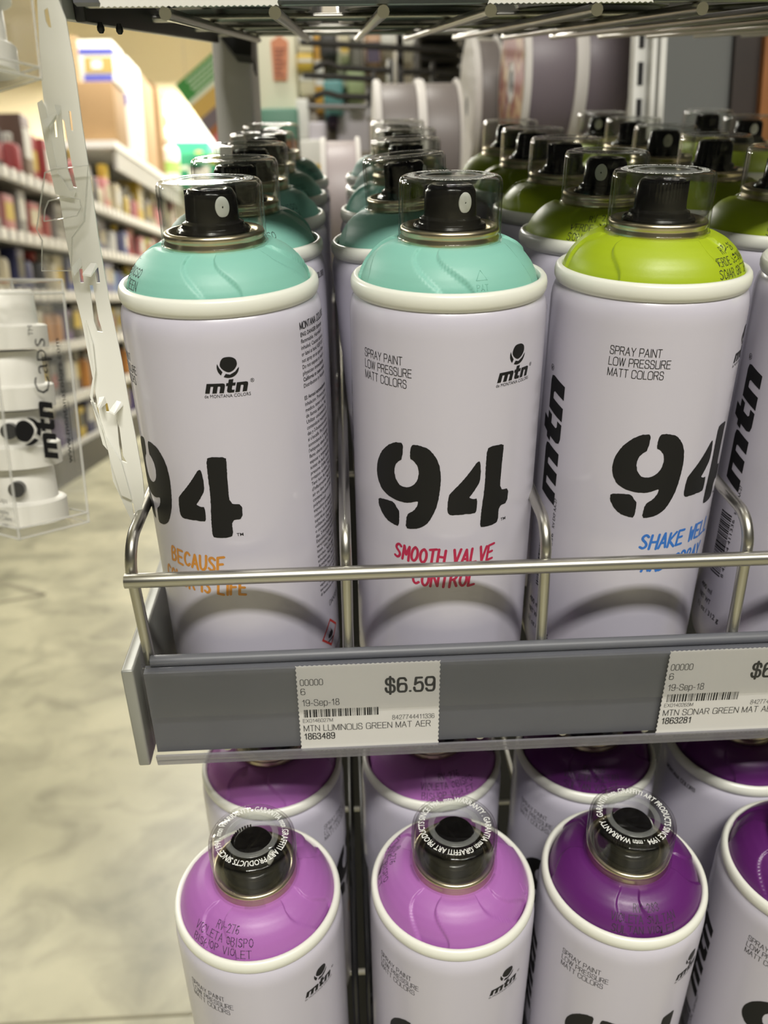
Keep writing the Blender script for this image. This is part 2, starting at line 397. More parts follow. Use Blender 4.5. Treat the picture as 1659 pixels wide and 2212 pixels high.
def letters_mtn(h):                             # heavy slanted lower-case m t n, x-height h
    m = [(0,0),(0,1),(1.46,1),(1.64,.93),(1.70,.75),(1.70,0),(1.29,0),(1.29,.62),(1.24,.70),(1.06,.70),(1.06,0),(.65,0),(.65,.70),(.41,.70),(.41,0)]
    t = [(.16,1.36),(.58,1.36),(.58,1),(.84,1),(.84,.70),(.58,.70),(.58,.36),(.64,.28),(.84,.28),(.84,0),(.40,0),(.23,.07),(.16,.25),(.16,.70),(0,.70),(0,1),(.16,1)]
    n = [(0,0),(0,1),(.84,1),(1.01,.93),(1.07,.75),(1.07,0),(.66,0),(.66,.62),(.60,.70),(.41,.70),(.41,0)]
    out = []
    for p, dx in ((m, 0), (t, 1.78), (n, 2.72)):
        out.append(poly2d([((x+dx+0.24*y)*h, y*h) for x, y in p]))
    return merge(*out)                          # about 4.0 h wide
def globe(r):
    arc = lambda a0, a1, R, n=14, cx=0, cy=0: [(cx+R*math.cos(math.radians(a0+(a1-a0)*i/n)), cy+R*math.sin(math.radians(a0+(a1-a0)*i/n))) for i in range(n+1)]
    blob = chaikin([(-.62,.62),(-.35,.95),(.35,.98),(.80,.72),(.88,.20),(.55,-.28),(.05,-.52),(-.45,-.25),(-.74,.15)], 2)
    low = arc(-118, -2, 1.0)+[(.90,-.12),(.62,-.44),(.12,-.70),(-.25,-.60)]
    left = arc(158, 226, 1.0)+[(-.52,-.42),(-.78,-.02)]
    return merge(*[poly2d([(x*r, y*r) for x, y in p]) for p in (blob, low, left)])

# ------------------------------------------------------------------ the spray can
R_CAN = 0.0325
S2D = 0.0022
NINE_A = [(-17.5,109.8),(-20.8,109.5),(-23.9,107.5),(-26.7,104.2),(-28.4,100.1),(-28.7,96.8),(-28,93.5),(-26.5,91.1),(-23.8,89.3),(-20.2,88.4),(-16.5,88.3),(-14.3,88.9),(-12.2,89.8),(-12.4,88.1),(-13.7,85.9),(-16.2,84.1),(-16.7,78.6),(-13.7,78.8),(-11.2,79.8),(-8.6,82),(-6.6,86.2),(-5.5,90.1),(-4.8,95.9),(-4.8,100.3),(-5.5,104),(-7,107),(-9,109),(-12.1,109.9),(-14.8,109.7),(-15.3,104.8),(-13.8,104.1),(-12.5,102.4),(-12,100.3),(-12.5,97.4),(-13.8,95.3),(-15.9,94.1),(-18.5,94.1),(-20.2,95.9),(-21,98.8),(-20.5,101.5),(-19.1,103.2),(-18,104)]
NINE_B = [(-28,86.9),(-24.2,87.5),(-21.2,87.4),(-19.9,85.5),(-19,84.4),(-19.2,78.5),(-21.6,78.9),(-24.3,79.8),(-26.6,82),(-28,84.5)]
FOUR_A = [(8,104.2),(8.4,101.4),(8.3,97),(7.1,94.7),(5.4,92.3),(4.7,91.4),(6.1,90.6),(7.6,90.7),(7.5,85.9),(6.9,85.3),(2.7,85.3),(-1.4,85.1),(-2.4,86.3),(-2.4,88.9),(-2.1,92.5),(-1,94),(2.3,97.7),(5,101.2),(7,104.1)]
FOUR_B = [(10.3,108.2),(12,108.9),(16.6,108.7),(16.6,106.6),(16.2,99.9),(16.1,92.2),(20,91.7),(19.7,86.4),(16.1,86.0),(16.1,80.3),(14.1,79.5),(11,79.4),(9,79.6),(9.3,86.5),(10.1,94.8),(10.1,102.3)]
def rough_edge(pts, amp):
    rnd = random.Random(3); o = []
    for i in range(len(pts)):
        a, b = pts[i], pts[(i+1) % len(pts)]; L = math.hypot(b[0]-a[0], b[1]-a[1]); n = max(1, int(L/0.5))
        for k in range(n):
            t = k/n; o.append((a[0]+(b[0]-a[0])*t+rnd.uniform(-amp, amp), a[1]+(b[1]-a[1])*t+rnd.uniform(-amp, amp)))
    return o
BIG94 = merge(*[poly2d([(x/1000, y/1000) for x, y in rough_edge(chaikin(p, 1, 0.2), 0.07)]) for p in (NINE_A, NINE_B, FOUR_A, FOUR_B)])
def on_can(u, z, off=0.00007):
    a = u/R_CAN; r = R_CAN+off
    return (r*math.sin(a), -r*math.cos(a), z)
BODY_PROF = [(0.0, 0.004), (0.020, 0.0035), (0.0275, 0.0008), (0.0288, 0.0), (0.0302, 0.0006), (0.0313, 0.003), (0.0321, 0.0065), (0.0325, 0.011),
             (0.0325, 0.060), (0.0325, 0.110), (0.0325, 0.1445), (0.03245, 0.1468), (0.0322, 0.1488), (0.0317, 0.1506), (0.0309, 0.1521), (0.0301, 0.1530), (0.0296, 0.1532)]
SMALL_PRINT = ["ENG: DANGER: Extremely", "flammable. Harmful if", "inhaled. Causes serious", "or label at hand. KEEP OUT", "not spray on an open flame", "Do not expose to heat or", "physician immediately.",
 "California to cause cancer", "Distribution in Australia", "", "ES: Aerosol extremadamente", "inhalacion. Provoca grave", "medico, tener a mano el", "de llamas abiertas. No", "Utilizar unicamente en", "contenido/el recipiente en", "das y 2-butanona-oxima", "si s'escalfa. Pot provocar", "somnolencia o vertigen", "l'etiqueta abans de l'us",
 "flama oberta o altra font", "exposar a temperatures", "acetat de butil. Aerosol", "presume d'effet nocif", "irritation oculaire. Tenir", "Tenir hors de portee des", "d'inflammation. Ne pas", "air ou dans un endroit", "contenu/recipient dans", "polyhydroxyl", "exposition prolongee", "cotaneo. Se for necessario",
 "superficies quentes. Nao", "utilizacao. Usar apenas", "o conteudo/recipiente em", "das, 2-butanona-oxima.", "Exposition beim Einatmen", "verursachen. Augen", "lesen. Von Hitze fern", "spruhen. Nicht gegen", "schutzen. Nicht uber", "Acetylacetat. Pericolo:", "escalato. Puo provocare", "somnolenza o vertigini", "della portata dei bambini", "vaporizzare su fiamma", "aerosol. Proteggere dai", "di butanone ossima."]
def can_body(slogan, scol, fine):
    b = MB(); b.lathe(BODY_PROF[:5], 128, 4); b.lathe(BODY_PROF[4:], 128)
    mats = [M_BODY, M_BLACK, scol, M_RED, mat('dark_tinplate', (0.16, 0.16, 0.155), 0.35, 1.0)]
    def put(sh, mi=1): b.flat(slice2d(sh, S2D), on_can, mi)
    for i, (s, w) in enumerate((("SPRAY PAINT", .0159), ("LOW PRESSURE", .0191), ("MATT COLORS", .0174))):
        put(xf(sans(s, .0026, w), -.0339, .1357-.0036*i))
    put(xf(globe(.0033), .0203, .1380))
    mt = letters_mtn(.0031); put(xf(([(x*1.08, y) for x, y in mt[0]], mt[1]), .0126, .1300))
    put(xf(text2d("de MONTANA COLORS", .00105, .0141), .0123, .12855))
    put(xf(text2d("\u00ae", .0012), .0266, .1326))
    b.flat(slice2d(BIG94, S2D), on_can, 1)
    put(xf(text2d("TM", .0011, .0022, .01), .0172, .0800))
    (l1, x1, w1), (l2, x2, w2) = slogan
    for l, x, w, z in ((l1, x1, w1, .0661), (l2, x2, w2, .0569)):
        pth = stroke_paths(l, .0056, w, .12, soft=True)
        pth = [[(a, c+0.00022*math.sin(a*900)) for a, c in p] for p in pth]
        put(xf(ribbons(pth, .00095), x, z), 2)
    # the left flank: large upright mtn, barcode, weights
    mt = letters_mtn(.0088); put(xf(([(x*1.36, y) for x, y in mt[0]], mt[1]), -.0499, .0748, PI/2))
    put(xf(text2d("\u00ae", .0022), -.0575, .1235, PI/2))
    rnd = random.Random(5); z = .037; bars = []
    while z < .064:
        w = rnd.choice((.0003, .0003, .0006, .0009)); bars.append(rect(-.0570, z, -.0505, z+w)); z += w+rnd.choice((.0003, .0005, .0006))
    put(merge(*bars))
    put(xf(text2d("8 427744 411336", .0014, .026), -.0487, .0375, PI/2))
    for i, s in enumerate(("400 ml", "NET WT", "11 oz / 312 g")):
        put(xf(text2d(s, .0023, (.0085, .0088, .0150)[i], .012), -.0615, .0270-.0048*i))
    put(xf(text2d("RV EXP AA-27", .0013, .012), -.0485, .066, PI/2))
    # the right flank: danger sign, heading and fine print
    put(xf(sans("MONTANA COLORS", .0021, .0185, True), .0460, .1452))
    if fine:
        zz = .1428
        for i, s in enumerate(SMALL_PRINT):
            if s: put(xf(text2d(s, .0013, min(.0165, .00072*len(s)), 0.014 if i in (0, 7, 10) else 0.004), .0460+.0018*max(0, (i-10))/38, zz))
            zz -= .00208
    put(xf(sans("DANGER", .0021, .0095), .0535, .0375))
    dm = [(.0530+.0064*math.sin(PI/2*k), .0255+.0064*math.cos(PI/2*k)) for k in range(4)]
    di = [(.0530+.0052*math.sin(PI/2*k), .0255+.0052*math.cos(PI/2*k)) for k in range(4)]
    put((dm+di, [(0,4,5,1),(1,5,6,2),(2,6,7,3),(3,7,4,0)]), 3)
    put(poly2d([(.0530+x*.0010, .0240+y*.0010) for x, y in ((-2,0),(-1.6,1.6),(-1,1),(-.6,2.6),(0,1.8),(.5,3.2),(1,1.6),(1.6,2),(2,0),(.8,-.6),(-.8,-.6))]))
    put(rect(.0508, .0220, .0552, .0226))
    put(xf(text2d("MONTANA COLORS, S.L.", .0014, .017), .0500, .0145))
    return b.mesh('can_body', mats)
RIM_PROF = [(.0301,.1520),(.0313,.1526),(.0319,.1540),(.0320,.1556),(.0317,.1570),(.0310,.1579),(.0301,.1580),(.0295,.1574),(.0292,.1560),(.0293,.1535),(.0296,.1522)]
DOME_CTRL = [(.0291,.1535),(.0288,.1558),(.0280,.1586),(.0266,.1613),(.0246,.1638),(.0220,.1660),(.0192,.1674),(.0168,.1681),(.0150,.1683)]
def dome_prof(n=26):
    d = [0]
    for a, b in zip(DOME_CTRL[:-1], DOME_CTRL[1:]): d.append(d[-1]+math.hypot(b[0]-a[0], b[1]-a[1]))
    out = []
    for i in range(n+1):
        s = d[-1]*i/n; k = max(j for j in range(len(d)-1) if d[j] <= s+1e-12); t = (s-d[k])/(d[k+1]-d[k])
        out.append((DOME_CTRL[k][0]+t*(DOME_CTRL[k+1][0]-DOME_CTRL[k][0]), DOME_CTRL[k][1]+t*(DOME_CTRL[k+1][1]-DOME_CTRL[k][1])))
    return out, d[-1]
DPROF, DLEN = dome_prof()
PANELS = [(85, 126, 10, 30), (146, 230, 28, -14), (262, 338, 10, 10), (-2, 60, 12, 14)]
def sstep(x): x = max(0.0, min(1.0, x)); return x*x*(3-2*x)
def panel_h(a, s):
    d = math.degrees(a); h = 0.0
    for a0, a1, k0, k1 in PANELS:
        for w in (-360, 0, 360):
            e0 = a0+k0*(1-s)+5*math.sin(s*7); e1 = a1+k1*(1-s)+5*math.sin(s*6+1)
            x = d+w
            h = max(h, sstep((x-e0)/1.0)*sstep((e1-x)/1.0))
    return h*sstep((0.93-s)/0.10)
def dome_pt(u, s, off=0.0):                      # u: arc length at mid dome, s: distance up the slope
    a = u/0.0255; t = max(0, min(0.9999, s/DLEN))*(len(DPROF)-1); i = int(t); f = t-i
    r = DPROF[i][0]+f*(DPROF[i+1][0]-DPROF[i][0]); z = DPROF[i][1]+f*(DPROF[i+1][1]-DPROF[i][1])
    h = panel_h(a, s/DLEN)*0.00085+off
    tr = DPROF[min(i+1, len(DPROF)-1)][0]-DPROF[i][0]; tz = DPROF[min(i+1, len(DPROF)-1)][1]-DPROF[i][1]; L = math.hypot(tr, tz)
    r += h*tz/L; z += -h*tr/L
    return (r*math.sin(a), -r*math.cos(a), z)
def can_dome(color, lines):
    b = MB()
    n = 480
    def disp(j, a, r, z):
        p = dome_pt(a*0.0255, DLEN*j/(len(DPROF)-1)); return math.hypot(p[0], p[1]), p[2]
    b.lathe(DPROF, n, disp=disp)
    ws = (.0075, .0200, .0185)
    for i, l in enumerate(lines):
        if not l: continue
        w = .00155*len(l)*1.06
        sh = dots(stroke_paths(l, .0027, w), .00036, .00040)
        b.flat(xf(sh, -w/2+(.0012 if i == 0 else 0), .0122-.0039*i), lambda u, s: dome_pt(u, s, .00006), 1)
    # embossed triangle and PAT
    tri = [[(-.0016, .0075), (0, .0105), (.0016, .0075), (-.0016, .0075)]]
    for p in tri+[[(x-.0016, y+.0046) for x, y in q] for q in stroke_paths("PAT", .0016, .0032)]:
        b.tube([dome_pt(x+.0801, y) for x, y in p], .00016, 6)
    return b.mesh('can_dome', [M_DOME[color], M_DOT], angle=60)
DOMES = {'mint': can_dome('mint', ["RV-", "VERDE LUMINOSO", "LUMINOUS GREEN"]), 'lime': can_dome('lime', ["RV-26", "VERDE SONAR", "SONAR GREEN"]),
         'violet': can_dome('violet', ["RV-276", "VIOLETA OBISPO", "BISHOP VIOLET"]), 'purple': can_dome('purple', ["RV-283", "VIOLETA SULTAN", "SULTAN VIOLET"])}
def lathe_mesh(name, prof, m, n=64, closed=False, angle=40):
    b = MB(); b.lathe(prof, n, closed=closed); return b.mesh(name, [m], angle=angle)
ME_RIM = lathe_mesh('can_rim', RIM_PROF, M_RIM, 96, True, 70)
ME_CUP = lathe_mesh('valve_cup', [(.0140,.1678),(.0157,.1680),(.0159,.1692),(.0154,.1700),(.0155,.1706),(.0158,.1714),(.0155,.1724),(.0146,.1728),(.0136,.1724),(.0130,.1712),(.0126,.1700),(.0112,.1697),(.004,.1697)], M_CUP, 72, False, 50)
def nozzle_mesh():
    b = MB()
    b.lathe([(.0112,.1698),(.0116,.1704),(.0116,.1726),(.0111,.1733),(.0100,.1735),(.0097,.1740),(.0096,.1748),(.0088,.1751),(.0083,.1757),(.0079,.1827),(.0073,.1838),(.0068,.1845),(.0060,.1848),(.0040,.1844),(.0027,.1842),(.0025,.1846),(.0020,.1847),(.0017,.1843),(.0008,.1842),(.0006,.1847),(0,.1848)], 48)
    for k in range(14):                          # fine grip ribs on the back half
        a = PI*0.72+k*PI*0.56/13
        b.box((-.0003, -.00025, .1770), (.0003, .00025, .1843))
        for i in range(-8, 0):
            x, y, z = b.v[i]; y -= .0079
            b.v[i] = (x*math.cos(a)-y*math.sin(a), x*math.sin(a)+y*math.cos(a), z)
    return b.mesh('spray_nozzle', [M_NOZ], angle=35)
ME_NOZ = nozzle_mesh()
def insert_mesh():
    b = MB(); n = 28; rings = []
    for rr, dy in ((1.0, .0), (1.0, .00035), (.86, .00055), (.12, .0006), (.10, .0002), (0.01, .0002)):
        rings.append([(.0023*rr*math.cos(2*PI*i/n), -.00775-dy, .1800+.0031*rr*math.sin(2*PI*i/n)) for i in range(n)])
    b.add([v for r in rings for v in r], [(j*n+i, j*n+(i+1) % n, (j+1)*n+(i+1) % n, (j+1)*n+i) for j in range(5) for i in range(n)])
    return b.mesh('spray_orifice', [M_INS])
ME_INS = insert_mesh()
def cap_mesh():
    b = MB()
    b.lathe([(.0155,.1681),(.0166,.1681),(.0167,.1690),(.0164,.1693),(.0163,.1697),(.0162,.1848),(.0160,.1861),(.0154,.1870),(.0146,.1873),(.0098,.1873),(.0096,.1871),(.0001,.1871),
             (.0001,.1862),(.0146,.1863),(.0151,.1858),(.0153,.1848),(.0154,.1700)], 72, closed=True)
    s = "GRAFFITI ART PRODUCTS SINCE 1994 . mtn WARRANTY . GARANTIA mtn . "
    t = text2d(s, .0023, 2*PI*.0117, .010)
    t = slice2d(t, .0022)
    b.flat(t, lambda x, y: ((.0114+y)*math.sin(-x/.0117), -(.0114+y)*math.cos(x/.0117), .18736), 1)
    n = 48                                       # frosted disc moulded into the middle of the top
    b.lathe([(.0100,.18712),(.0097,.1874),(.0081,.1874),(.0078,.1872)], n, 2)
    for k in range(3):                           # small locating tabs round the foot
        a0 = 2*PI*k/3+.2
        vs = []; m = 8
        for i in range(m+1):
            a = a0+.45*i/m
            for r, z in ((.0164, .1681), (.0170, .1681), (.0170, .1692), (.0164, .1692)):
                vs.append((r*math.sin(a), -r*math.cos(a), z))
        fs = [(i*4+q, i*4+(q+1) % 4, i*4+4+(q+1) % 4, i*4+4+q) for i in range(m) for q in range(4)]+[(0,1,2,3), (m*4+3, m*4+2, m*4+1, m*4)]
        b.add(vs, fs, 0)
    return b.mesh('clear_cap', [M_CLEAR, mat('cap_lettering', (0.84, 0.85, 0.81), 0.5), M_FROST], angle=50)
ME_CAP = cap_mesh()
SLOG = {'because': (("BECAUSE", -.0103, .0218), ("COLOR IS LIFE", -.0155, .0335), M_ORANGE),
        'smooth': (("SMOOTH VALVE", -.0210, .0355), ("CONTROL", -.0142, .0222), M_CRIMSON),
        'shake': (("SHAKE WELL", -.0160, .0330), ("AND SPRAY", -.0140, .0270), M_BLUE)}
BODIES = {k: can_body(v[:2], v[2], False) for k, v in SLOG.items()}
BODY_FINE = can_body(SLOG['because'][:2], M_ORANGE, True)
def make_can():
    r = thing('spray_can', '', 'spray can')
    link('can_body', BODIES['smooth'], r)
    link('can_rim', ME_RIM, r); link('dome', DOMES['mint'], r)
    v = link('valve_cup', ME_CUP, r)
    nz = link('spray_nozzle', ME_NOZ, r); i = link('spray_orifice', ME_INS, nz); i['label'] = 'pale oval spray orifice'
    c = link('clear_cap', ME_CAP, r); c['label'] = 'clear see-through cap'
    return r
PROTO = make_can(); USED = [False]
def can(x, y, z, color, slogan, label, group, rot=0.0, dome_rot=0.0, noz_rot=0.0, cap_rot=0.0, lean=None, body=None):
    """x, y, z in the tilted frame of the shelves; rot in mm of label travel"""
    if not USED[0]: o = PROTO; USED[0] = True
    else: o = copy_tree(PROTO)
    m = TILT @ Matrix.Translation((x, y, z))
    if lean: m = m @ Matrix.Rotation(math.radians(lean), 4, 'Y')
    th = rot*0.001/R_CAN
    o.matrix_basis = m @ Matrix.Rotation(th, 4, 'Z')
    tag(o, label, 'spray can', group)
    for c in o.children:
        nm = c.name.split('.')[0]
        if nm == 'can_body': c.data = body or BODIES[slogan]
        elif nm == 'dome': c.data = DOMES[color]; c.rotation_euler[2] = math.radians(dome_rot)-th
        elif nm == 'spray_nozzle': c.rotation_euler[2] = math.radians(noz_rot)-th
        elif nm == 'clear_cap': c.rotation_euler[2] = math.radians(cap_rot)-th
    return o
ORD = ['front', 'second', 'third', 'fourth', 'fifth', 'sixth']

# ------------------------------------------------------------------ the setting
def concrete():
    m = bpy.data.materials.new('polished_concrete'); m.use_nodes = True
    nt = m.node_tree; b = nt.nodes['Principled BSDF']
    tc = nt.nodes.new('ShaderNodeTexCoord')
    def noise(sc, det, dist=0.0):
        n = nt.nodes.new('ShaderNodeTexNoise'); n.inputs['Scale'].default_value = sc; n.inputs['Detail'].default_value = det
        n.inputs['Distortion'].default_value = dist; nt.links.new(tc.outputs['Object'], n.inputs['Vector']); return n
    r1 = nt.nodes.new('ShaderNodeValToRGB'); n1 = noise(2.6, 6, 0.5)
    e = r1.color_ramp.elements
    e[0].position = 0.30; e[0].color = (0.19, 0.184, 0.122, 1); e[1].position = 0.62; e[1].color = (0.40, 0.38, 0.26, 1)
    k = e.new(0.44); k.color = (0.30, 0.287, 0.195, 1)
    nt.links.new(n1.outputs['Fac'], r1.inputs[0])
    n2 = noise(9, 5, 0.8); r2 = nt.nodes.new('ShaderNodeValToRGB')
    r2.color_ramp.elements[0].position = 0.33; r2.color_ramp.elements[0].color = (0.62, 0.62, 0.62, 1)
    r2.color_ramp.elements[1].position = 0.55; r2.color_ramp.elements[1].color = (1, 1, 1, 1)
    nt.links.new(n2.outputs['Fac'], r2.inputs[0])
    mx = nt.nodes.new('ShaderNodeMix'); mx.data_type = 'RGBA'; mx.blend_type = 'MULTIPLY'; mx.inputs[0].default_value = 0.8
    nt.links.new(r1.outputs[0], mx.inputs[6]); nt.links.new(r2.outputs[0], mx.inputs[7])
    nt.links.new(mx.outputs[2], b.inputs['Base Color'])
    b.inputs['Roughness'].default_value = 0.35
    return m
b = MB(); b.box((-9, -5, FLOOR_Z-.1), (7, 14, FLOOR_Z)); tag(b.build('floor', concrete()), kind='structure')
b = MB(); b.box((-9, -5, CEIL_Z), (7, 14, CEIL_Z+.1)); tag(b.build('ceiling', mat('ceiling_white', (0.75, 0.73, 0.66), 0.8, noise=(2, .05))), kind='structure')
b = MB(); b.box((-9, 12.0, FLOOR_Z), (7, 12.1, CEIL_Z)); tag(b.build('wall_back', mat('beige_wall_paint', (0.76, 0.65, 0.43), 0.8, noise=(1.5, .05))), kind='structure')
b = MB(); b.box((-9, 0.6045, FLOOR_Z), (0.2, 0.6085, FLOOR_Z+.0006)); tag(b.build('trim_1', mat('floor_joint_grey', (0.16, 0.145, 0.09), 0.7)), kind='structure')
b = MB()                                         # sealed crack lines on the concrete
for p, q in (((-1.6, 2.78), (-.955, 2.315)), ((-.955, 2.315), (-1.5, 2.05))):
    d = Vector((q[0]-p[0], q[1]-p[1], 0)).normalized(); nrm = Vector((-d.y, d.x, 0))*.011
    vs = [Vector((p[0], p[1], FLOOR_Z+.0008))+nrm, Vector((p[0], p[1], FLOOR_Z+.0008))-nrm, Vector((q[0], q[1], FLOOR_Z+.0008))-nrm, Vector((q[0], q[1], FLOOR_Z+.0008))+nrm]
    b.add(vs, [(0, 1, 2, 3)])
tag(b.build('trim_2', MATS['floor_joint_grey']), kind='structure')

# ------------------------------------------------------------------ display shelves (built in the tilted frame)
X0, X1 = -0.0337, 0.345
def shelf_root(label, off, group='tilted wire shelves of the display'):
    return thing('wire_display_shelf', label, 'shelf', TILT @ Matrix.Translation(off), group)
def build_shelf(root, depth, dividers=True, rail=True, lip=True):
    b = MB()                                     # price channel: back plate, rounded top bead, bottom lip
    b.xprism([(-.0385, .0335), (-.0385, -.0022), (-.0352, -.0030), (-.0345, .0340)], X0, X1)
    b.tube([(X0+.002, -.0340, .0355), (X1, -.0340, .0355)], .0021, 12)
    b.build('price_channel', M_CHAN, root)
    b = MB(); b.tube([(X0, -.0388, .0372), (X1, -.0388, .0372)], .0009, 8)
    b.xprism([(-.0411, .0368), (-.0405, .0368), (-.0405, .0002), (-.0411, .0002)], X0, X1)
    o = b.build('clear_cover', M_COVER, root); o['label'] = 'clear plastic cover of the price channel'
    b = MB(); b.xprism([(-.04165, .0366), (-.04125, .0366), (-.04125, .0165), (-.04165, .0165)], X0+.0008, X1)
    b.build('label_flap', M_HAZE, root)
    b = MB()
    if lip: b.xprism([(-.0416, -.0016), (-.0406, -.0016), (-.0402, -.0052), (-.0388, -.0060), (-.0388, -.0068), (-.0408, -.0064)], X0, X1)
    if lip: b.build('clear_lip', clear('clear_lip_plastic', (0.9, 0.9, 0.92), 1.5, 0.1, 0.45, (0.30, 0.295, 0.32)), root)
    if rail:
        b = MB(); b.tube([(-.0350, -.0358, .0698), (X1, -.0358, .0698)], .0025, 16); b.build('front_rail', M_STEEL, root)
    if dividers:
        for i in range(6):
            x = (-.0338, .0372, .1044, .1735, .243, .312)[i]; xb = (-.0317, .0366, .1066, .1762, .245, .314)[i]
            zt = .0815; rr = .011; pts = [(xb, -.0312, .0)]
            for k in range(9):
                a = PI/2*k/8
                pts.append((x+(.0 if i else .001*k/8), -.0312+rr*(1-math.cos(a)), zt-rr+rr*math.sin(a)))
            ye = depth-.03 if i else .30
            pts += [(x+(.002 if i == 0 else 0), .1, zt+.001), (x+(.004 if i == 0 else 0), ye-.01, zt+.002), (x+(.004 if i == 0 else 0), ye, zt-.006), (x+(.004 if i == 0 else 0), ye, 0)]
            b = MB(); b.tube(pts, .0020, 12); b.build('divider_wire', M_STEEL, root)
    for k in range(12):
        x = -.0092+.0314*k
        b = MB(); b.tube([(x, -.0345, -.0049), (x, depth, -.0049)], .0018, 12); b.build('deck_wire', M_STEEL, root)
    for y in (-.028, .075, .19, depth-.004):
        b = MB(); b.tube([(X0, y, -.0017), (X1, y, -.0017)], .0015, 10); b.build('cross_wire', M_STEEL, root)
    b = MB()                                     # left bracket plate with a folded front edge
    b.box((-.0405, -.0412, -.0062), (-.0362, .300, .0372), 0, .0008)
    b.build('side_plate', M_PLATE, root, angle=30)
    for k, y in enumerate((-.018, -.006)):
        b = MB(); b.lathe([(0, 0), (.0007, 0), (.0008, .0006), (.0011, .0012), (.0011, .0022), (.0006, .0030), (0, .0031)], 14, c=(-.032+.003*k, y))
        for i in range(len(b.v)): b.v[i] = (b.v[i][0], b.v[i][1], -.0062-b.v[i][2])
        b.build('locking_peg', M_DARK, root)
DEPTH = 0.375
sh = shelf_root('middle wire shelf holding mint and lime topped spray cans, grey price strip in front', (0, 0, 0))
build_shelf(sh, DEPTH)
lo = shelf_root('lowest wire shelf in view, under the violet and purple topped cans', (0.0, -.0555, -.2220))
build_shelf(lo, .26, dividers=False, rail=False)
for x in (.0345, .0405, .1085, .1800):
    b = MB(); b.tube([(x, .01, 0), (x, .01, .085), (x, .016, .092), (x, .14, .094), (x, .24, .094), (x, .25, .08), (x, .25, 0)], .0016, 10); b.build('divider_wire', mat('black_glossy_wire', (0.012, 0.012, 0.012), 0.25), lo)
up = shelf_root('top wire shelf seen from below along the upper edge', (0, .0465, .2362))
build_shelf(up, .30, dividers=False, rail=False, lip=False)

# ------------------------------------------------------------------ spray cans
G1, G2, G3, G4 = 'mint topped spray cans', 'lime green topped spray cans', 'light violet topped spray cans', 'dark purple topped spray cans'
can(.2155, .012, 0, 'lime', 'shake', 'front lime topped can cut by the right edge, large upright lettering showing', G2, 8.2, 60, 120, 0)
can(0.0008, .006, 0, 'mint', 'because', 'front left mint topped can with orange BECAUSE COLOR IS LIFE slogan', G1, -16, -78, 32, 40, lean=-.5, body=BODY_FINE)
can(0.0737, .0059, 0, 'mint', 'smooth', 'front mint topped can with crimson SMOOTH VALVE CONTROL slogan', G1, 0, -166, 28, 150)
can(0.1428, .0113, 0, 'lime', 'shake', 'front lime topped can with blue SHAKE WELL AND SPRAY slogan', G2, 13.3, 46, 200, 20)
for i, y in enumerate((.0712, .1365, .2018, .267)):
    can(.0003*i, y, 0, 'mint', 'because', 'mint topped can %s in the left column, behind the orange slogan can' % ORD[i+1], G1, random.uniform(-60, 60), random.uniform(0, 60), random.uniform(60, 300), random.uniform(0, 360))
can(.079, .080, 0, 'mint', 'smooth', 'tilted mint topped can leaning left behind the SMOOTH VALVE can', G1, 70, 18, 70, 200, lean=-4.5)
for i, y in enumerate((.151, .2165, .282)):
    can(.0752, y, 0, 'mint', 'smooth', 'mint topped can %s in the second column from the left' % ORD[i+2], G1, random.uniform(-60, 60), random.uniform(0, 60), random.uniform(60, 300), random.uniform(0, 360), lean=(-1.5 if i == 0 else 0))
for i, y in enumerate((.0768, .1421, .2075, .273)):
    can((.1432, .143, .1412, .1416)[i], y, 0, 'lime', 'shake', 'lime topped can %s in the column behind the SHAKE WELL can' % ORD[i+1], G2, random.uniform(60, 120), (-20, 30, 60, 10)[i], (-28, 100, 190, 170)[i], random.uniform(0, 360))
for i, y in enumerate((.080, .1455, .211, .2765, .342)):
    can((.2173, .2140, .2130, .2165, .2158)[i], y, 0, 'lime', 'shake', 'lime topped can %s in the column right of the SHAKE WELL can' % ['second', 'third', 'fourth', 'fifth', 'hindmost'][i], G2, (44, 80, 110, 60, 90)[i], (-12, 40, 70, 20, 0)[i], (-35, 160, -5, 120, -28)[i], random.uniform(0, 360))
for i, y in enumerate((.2807, .346)):
    can(.2895, y, 0, 'lime', 'shake', 'lime topped can at the far right edge, %s of the two caps' % ['nearer', 'farther'][i], G2, 50, 30, (0, 150)[i], random.uniform(0, 360))
ZL = -.2220
can(-.0015, -.0498, ZL, 'violet', 'smooth', 'front light violet can printed RV-276 BISHOP VIOLET at its front left', G3, 6.2, -24, 60, 100)
can(.0744, -.0495, ZL, 'violet', 'because', 'front light violet can in the middle, dome print turned to its left', G3, -1.5, -108, 160, 25)
can(.1424, -.0492, ZL, 'purple', 'shake', 'front dark purple can printed RV-283 SULTAN VIOLET facing out', G4, 2.5, -2, 100, 190)
can(.2165, -.0490, ZL, 'purple', 'because', 'front dark purple can cut off by the right edge', G4, 1.5, 150, -55, 280)
can(-.0006, .0195, ZL, 'violet', 'because', 'second row light violet can behind the BISHOP VIOLET can', G3, 60, 100, 60, 10)
can(.0730, .0195, ZL, 'violet', 'smooth', 'second row light violet can behind the middle violet can', G3, 90, 10, 30, 60)
can(.1452, .0195, ZL, 'purple', 'shake', 'second row dark purple can behind the SULTAN VIOLET can', G4, -6, -10, 30, 130)
can(.2172, .0195, ZL, 'purple', 'smooth', 'second row dark purple can at the lower right edge', G4, 110, 60, 30, 220)
# the cans standing on the top shelf: only their feet show between the wires
for i, x in enumerate((.0, .0737, .1432, .2165, .2895)):
    for j in range(5):
        can(x, .0550+.0655*j, .2362, ('purple', 'violet', 'violet', 'purple', 'lime')[i], 'smooth', 'spray can on the top shelf, only its dark foot showing between the wires', 'cans on the top shelf', 30*i+50*j, 20*j, 50*i, 40*j)

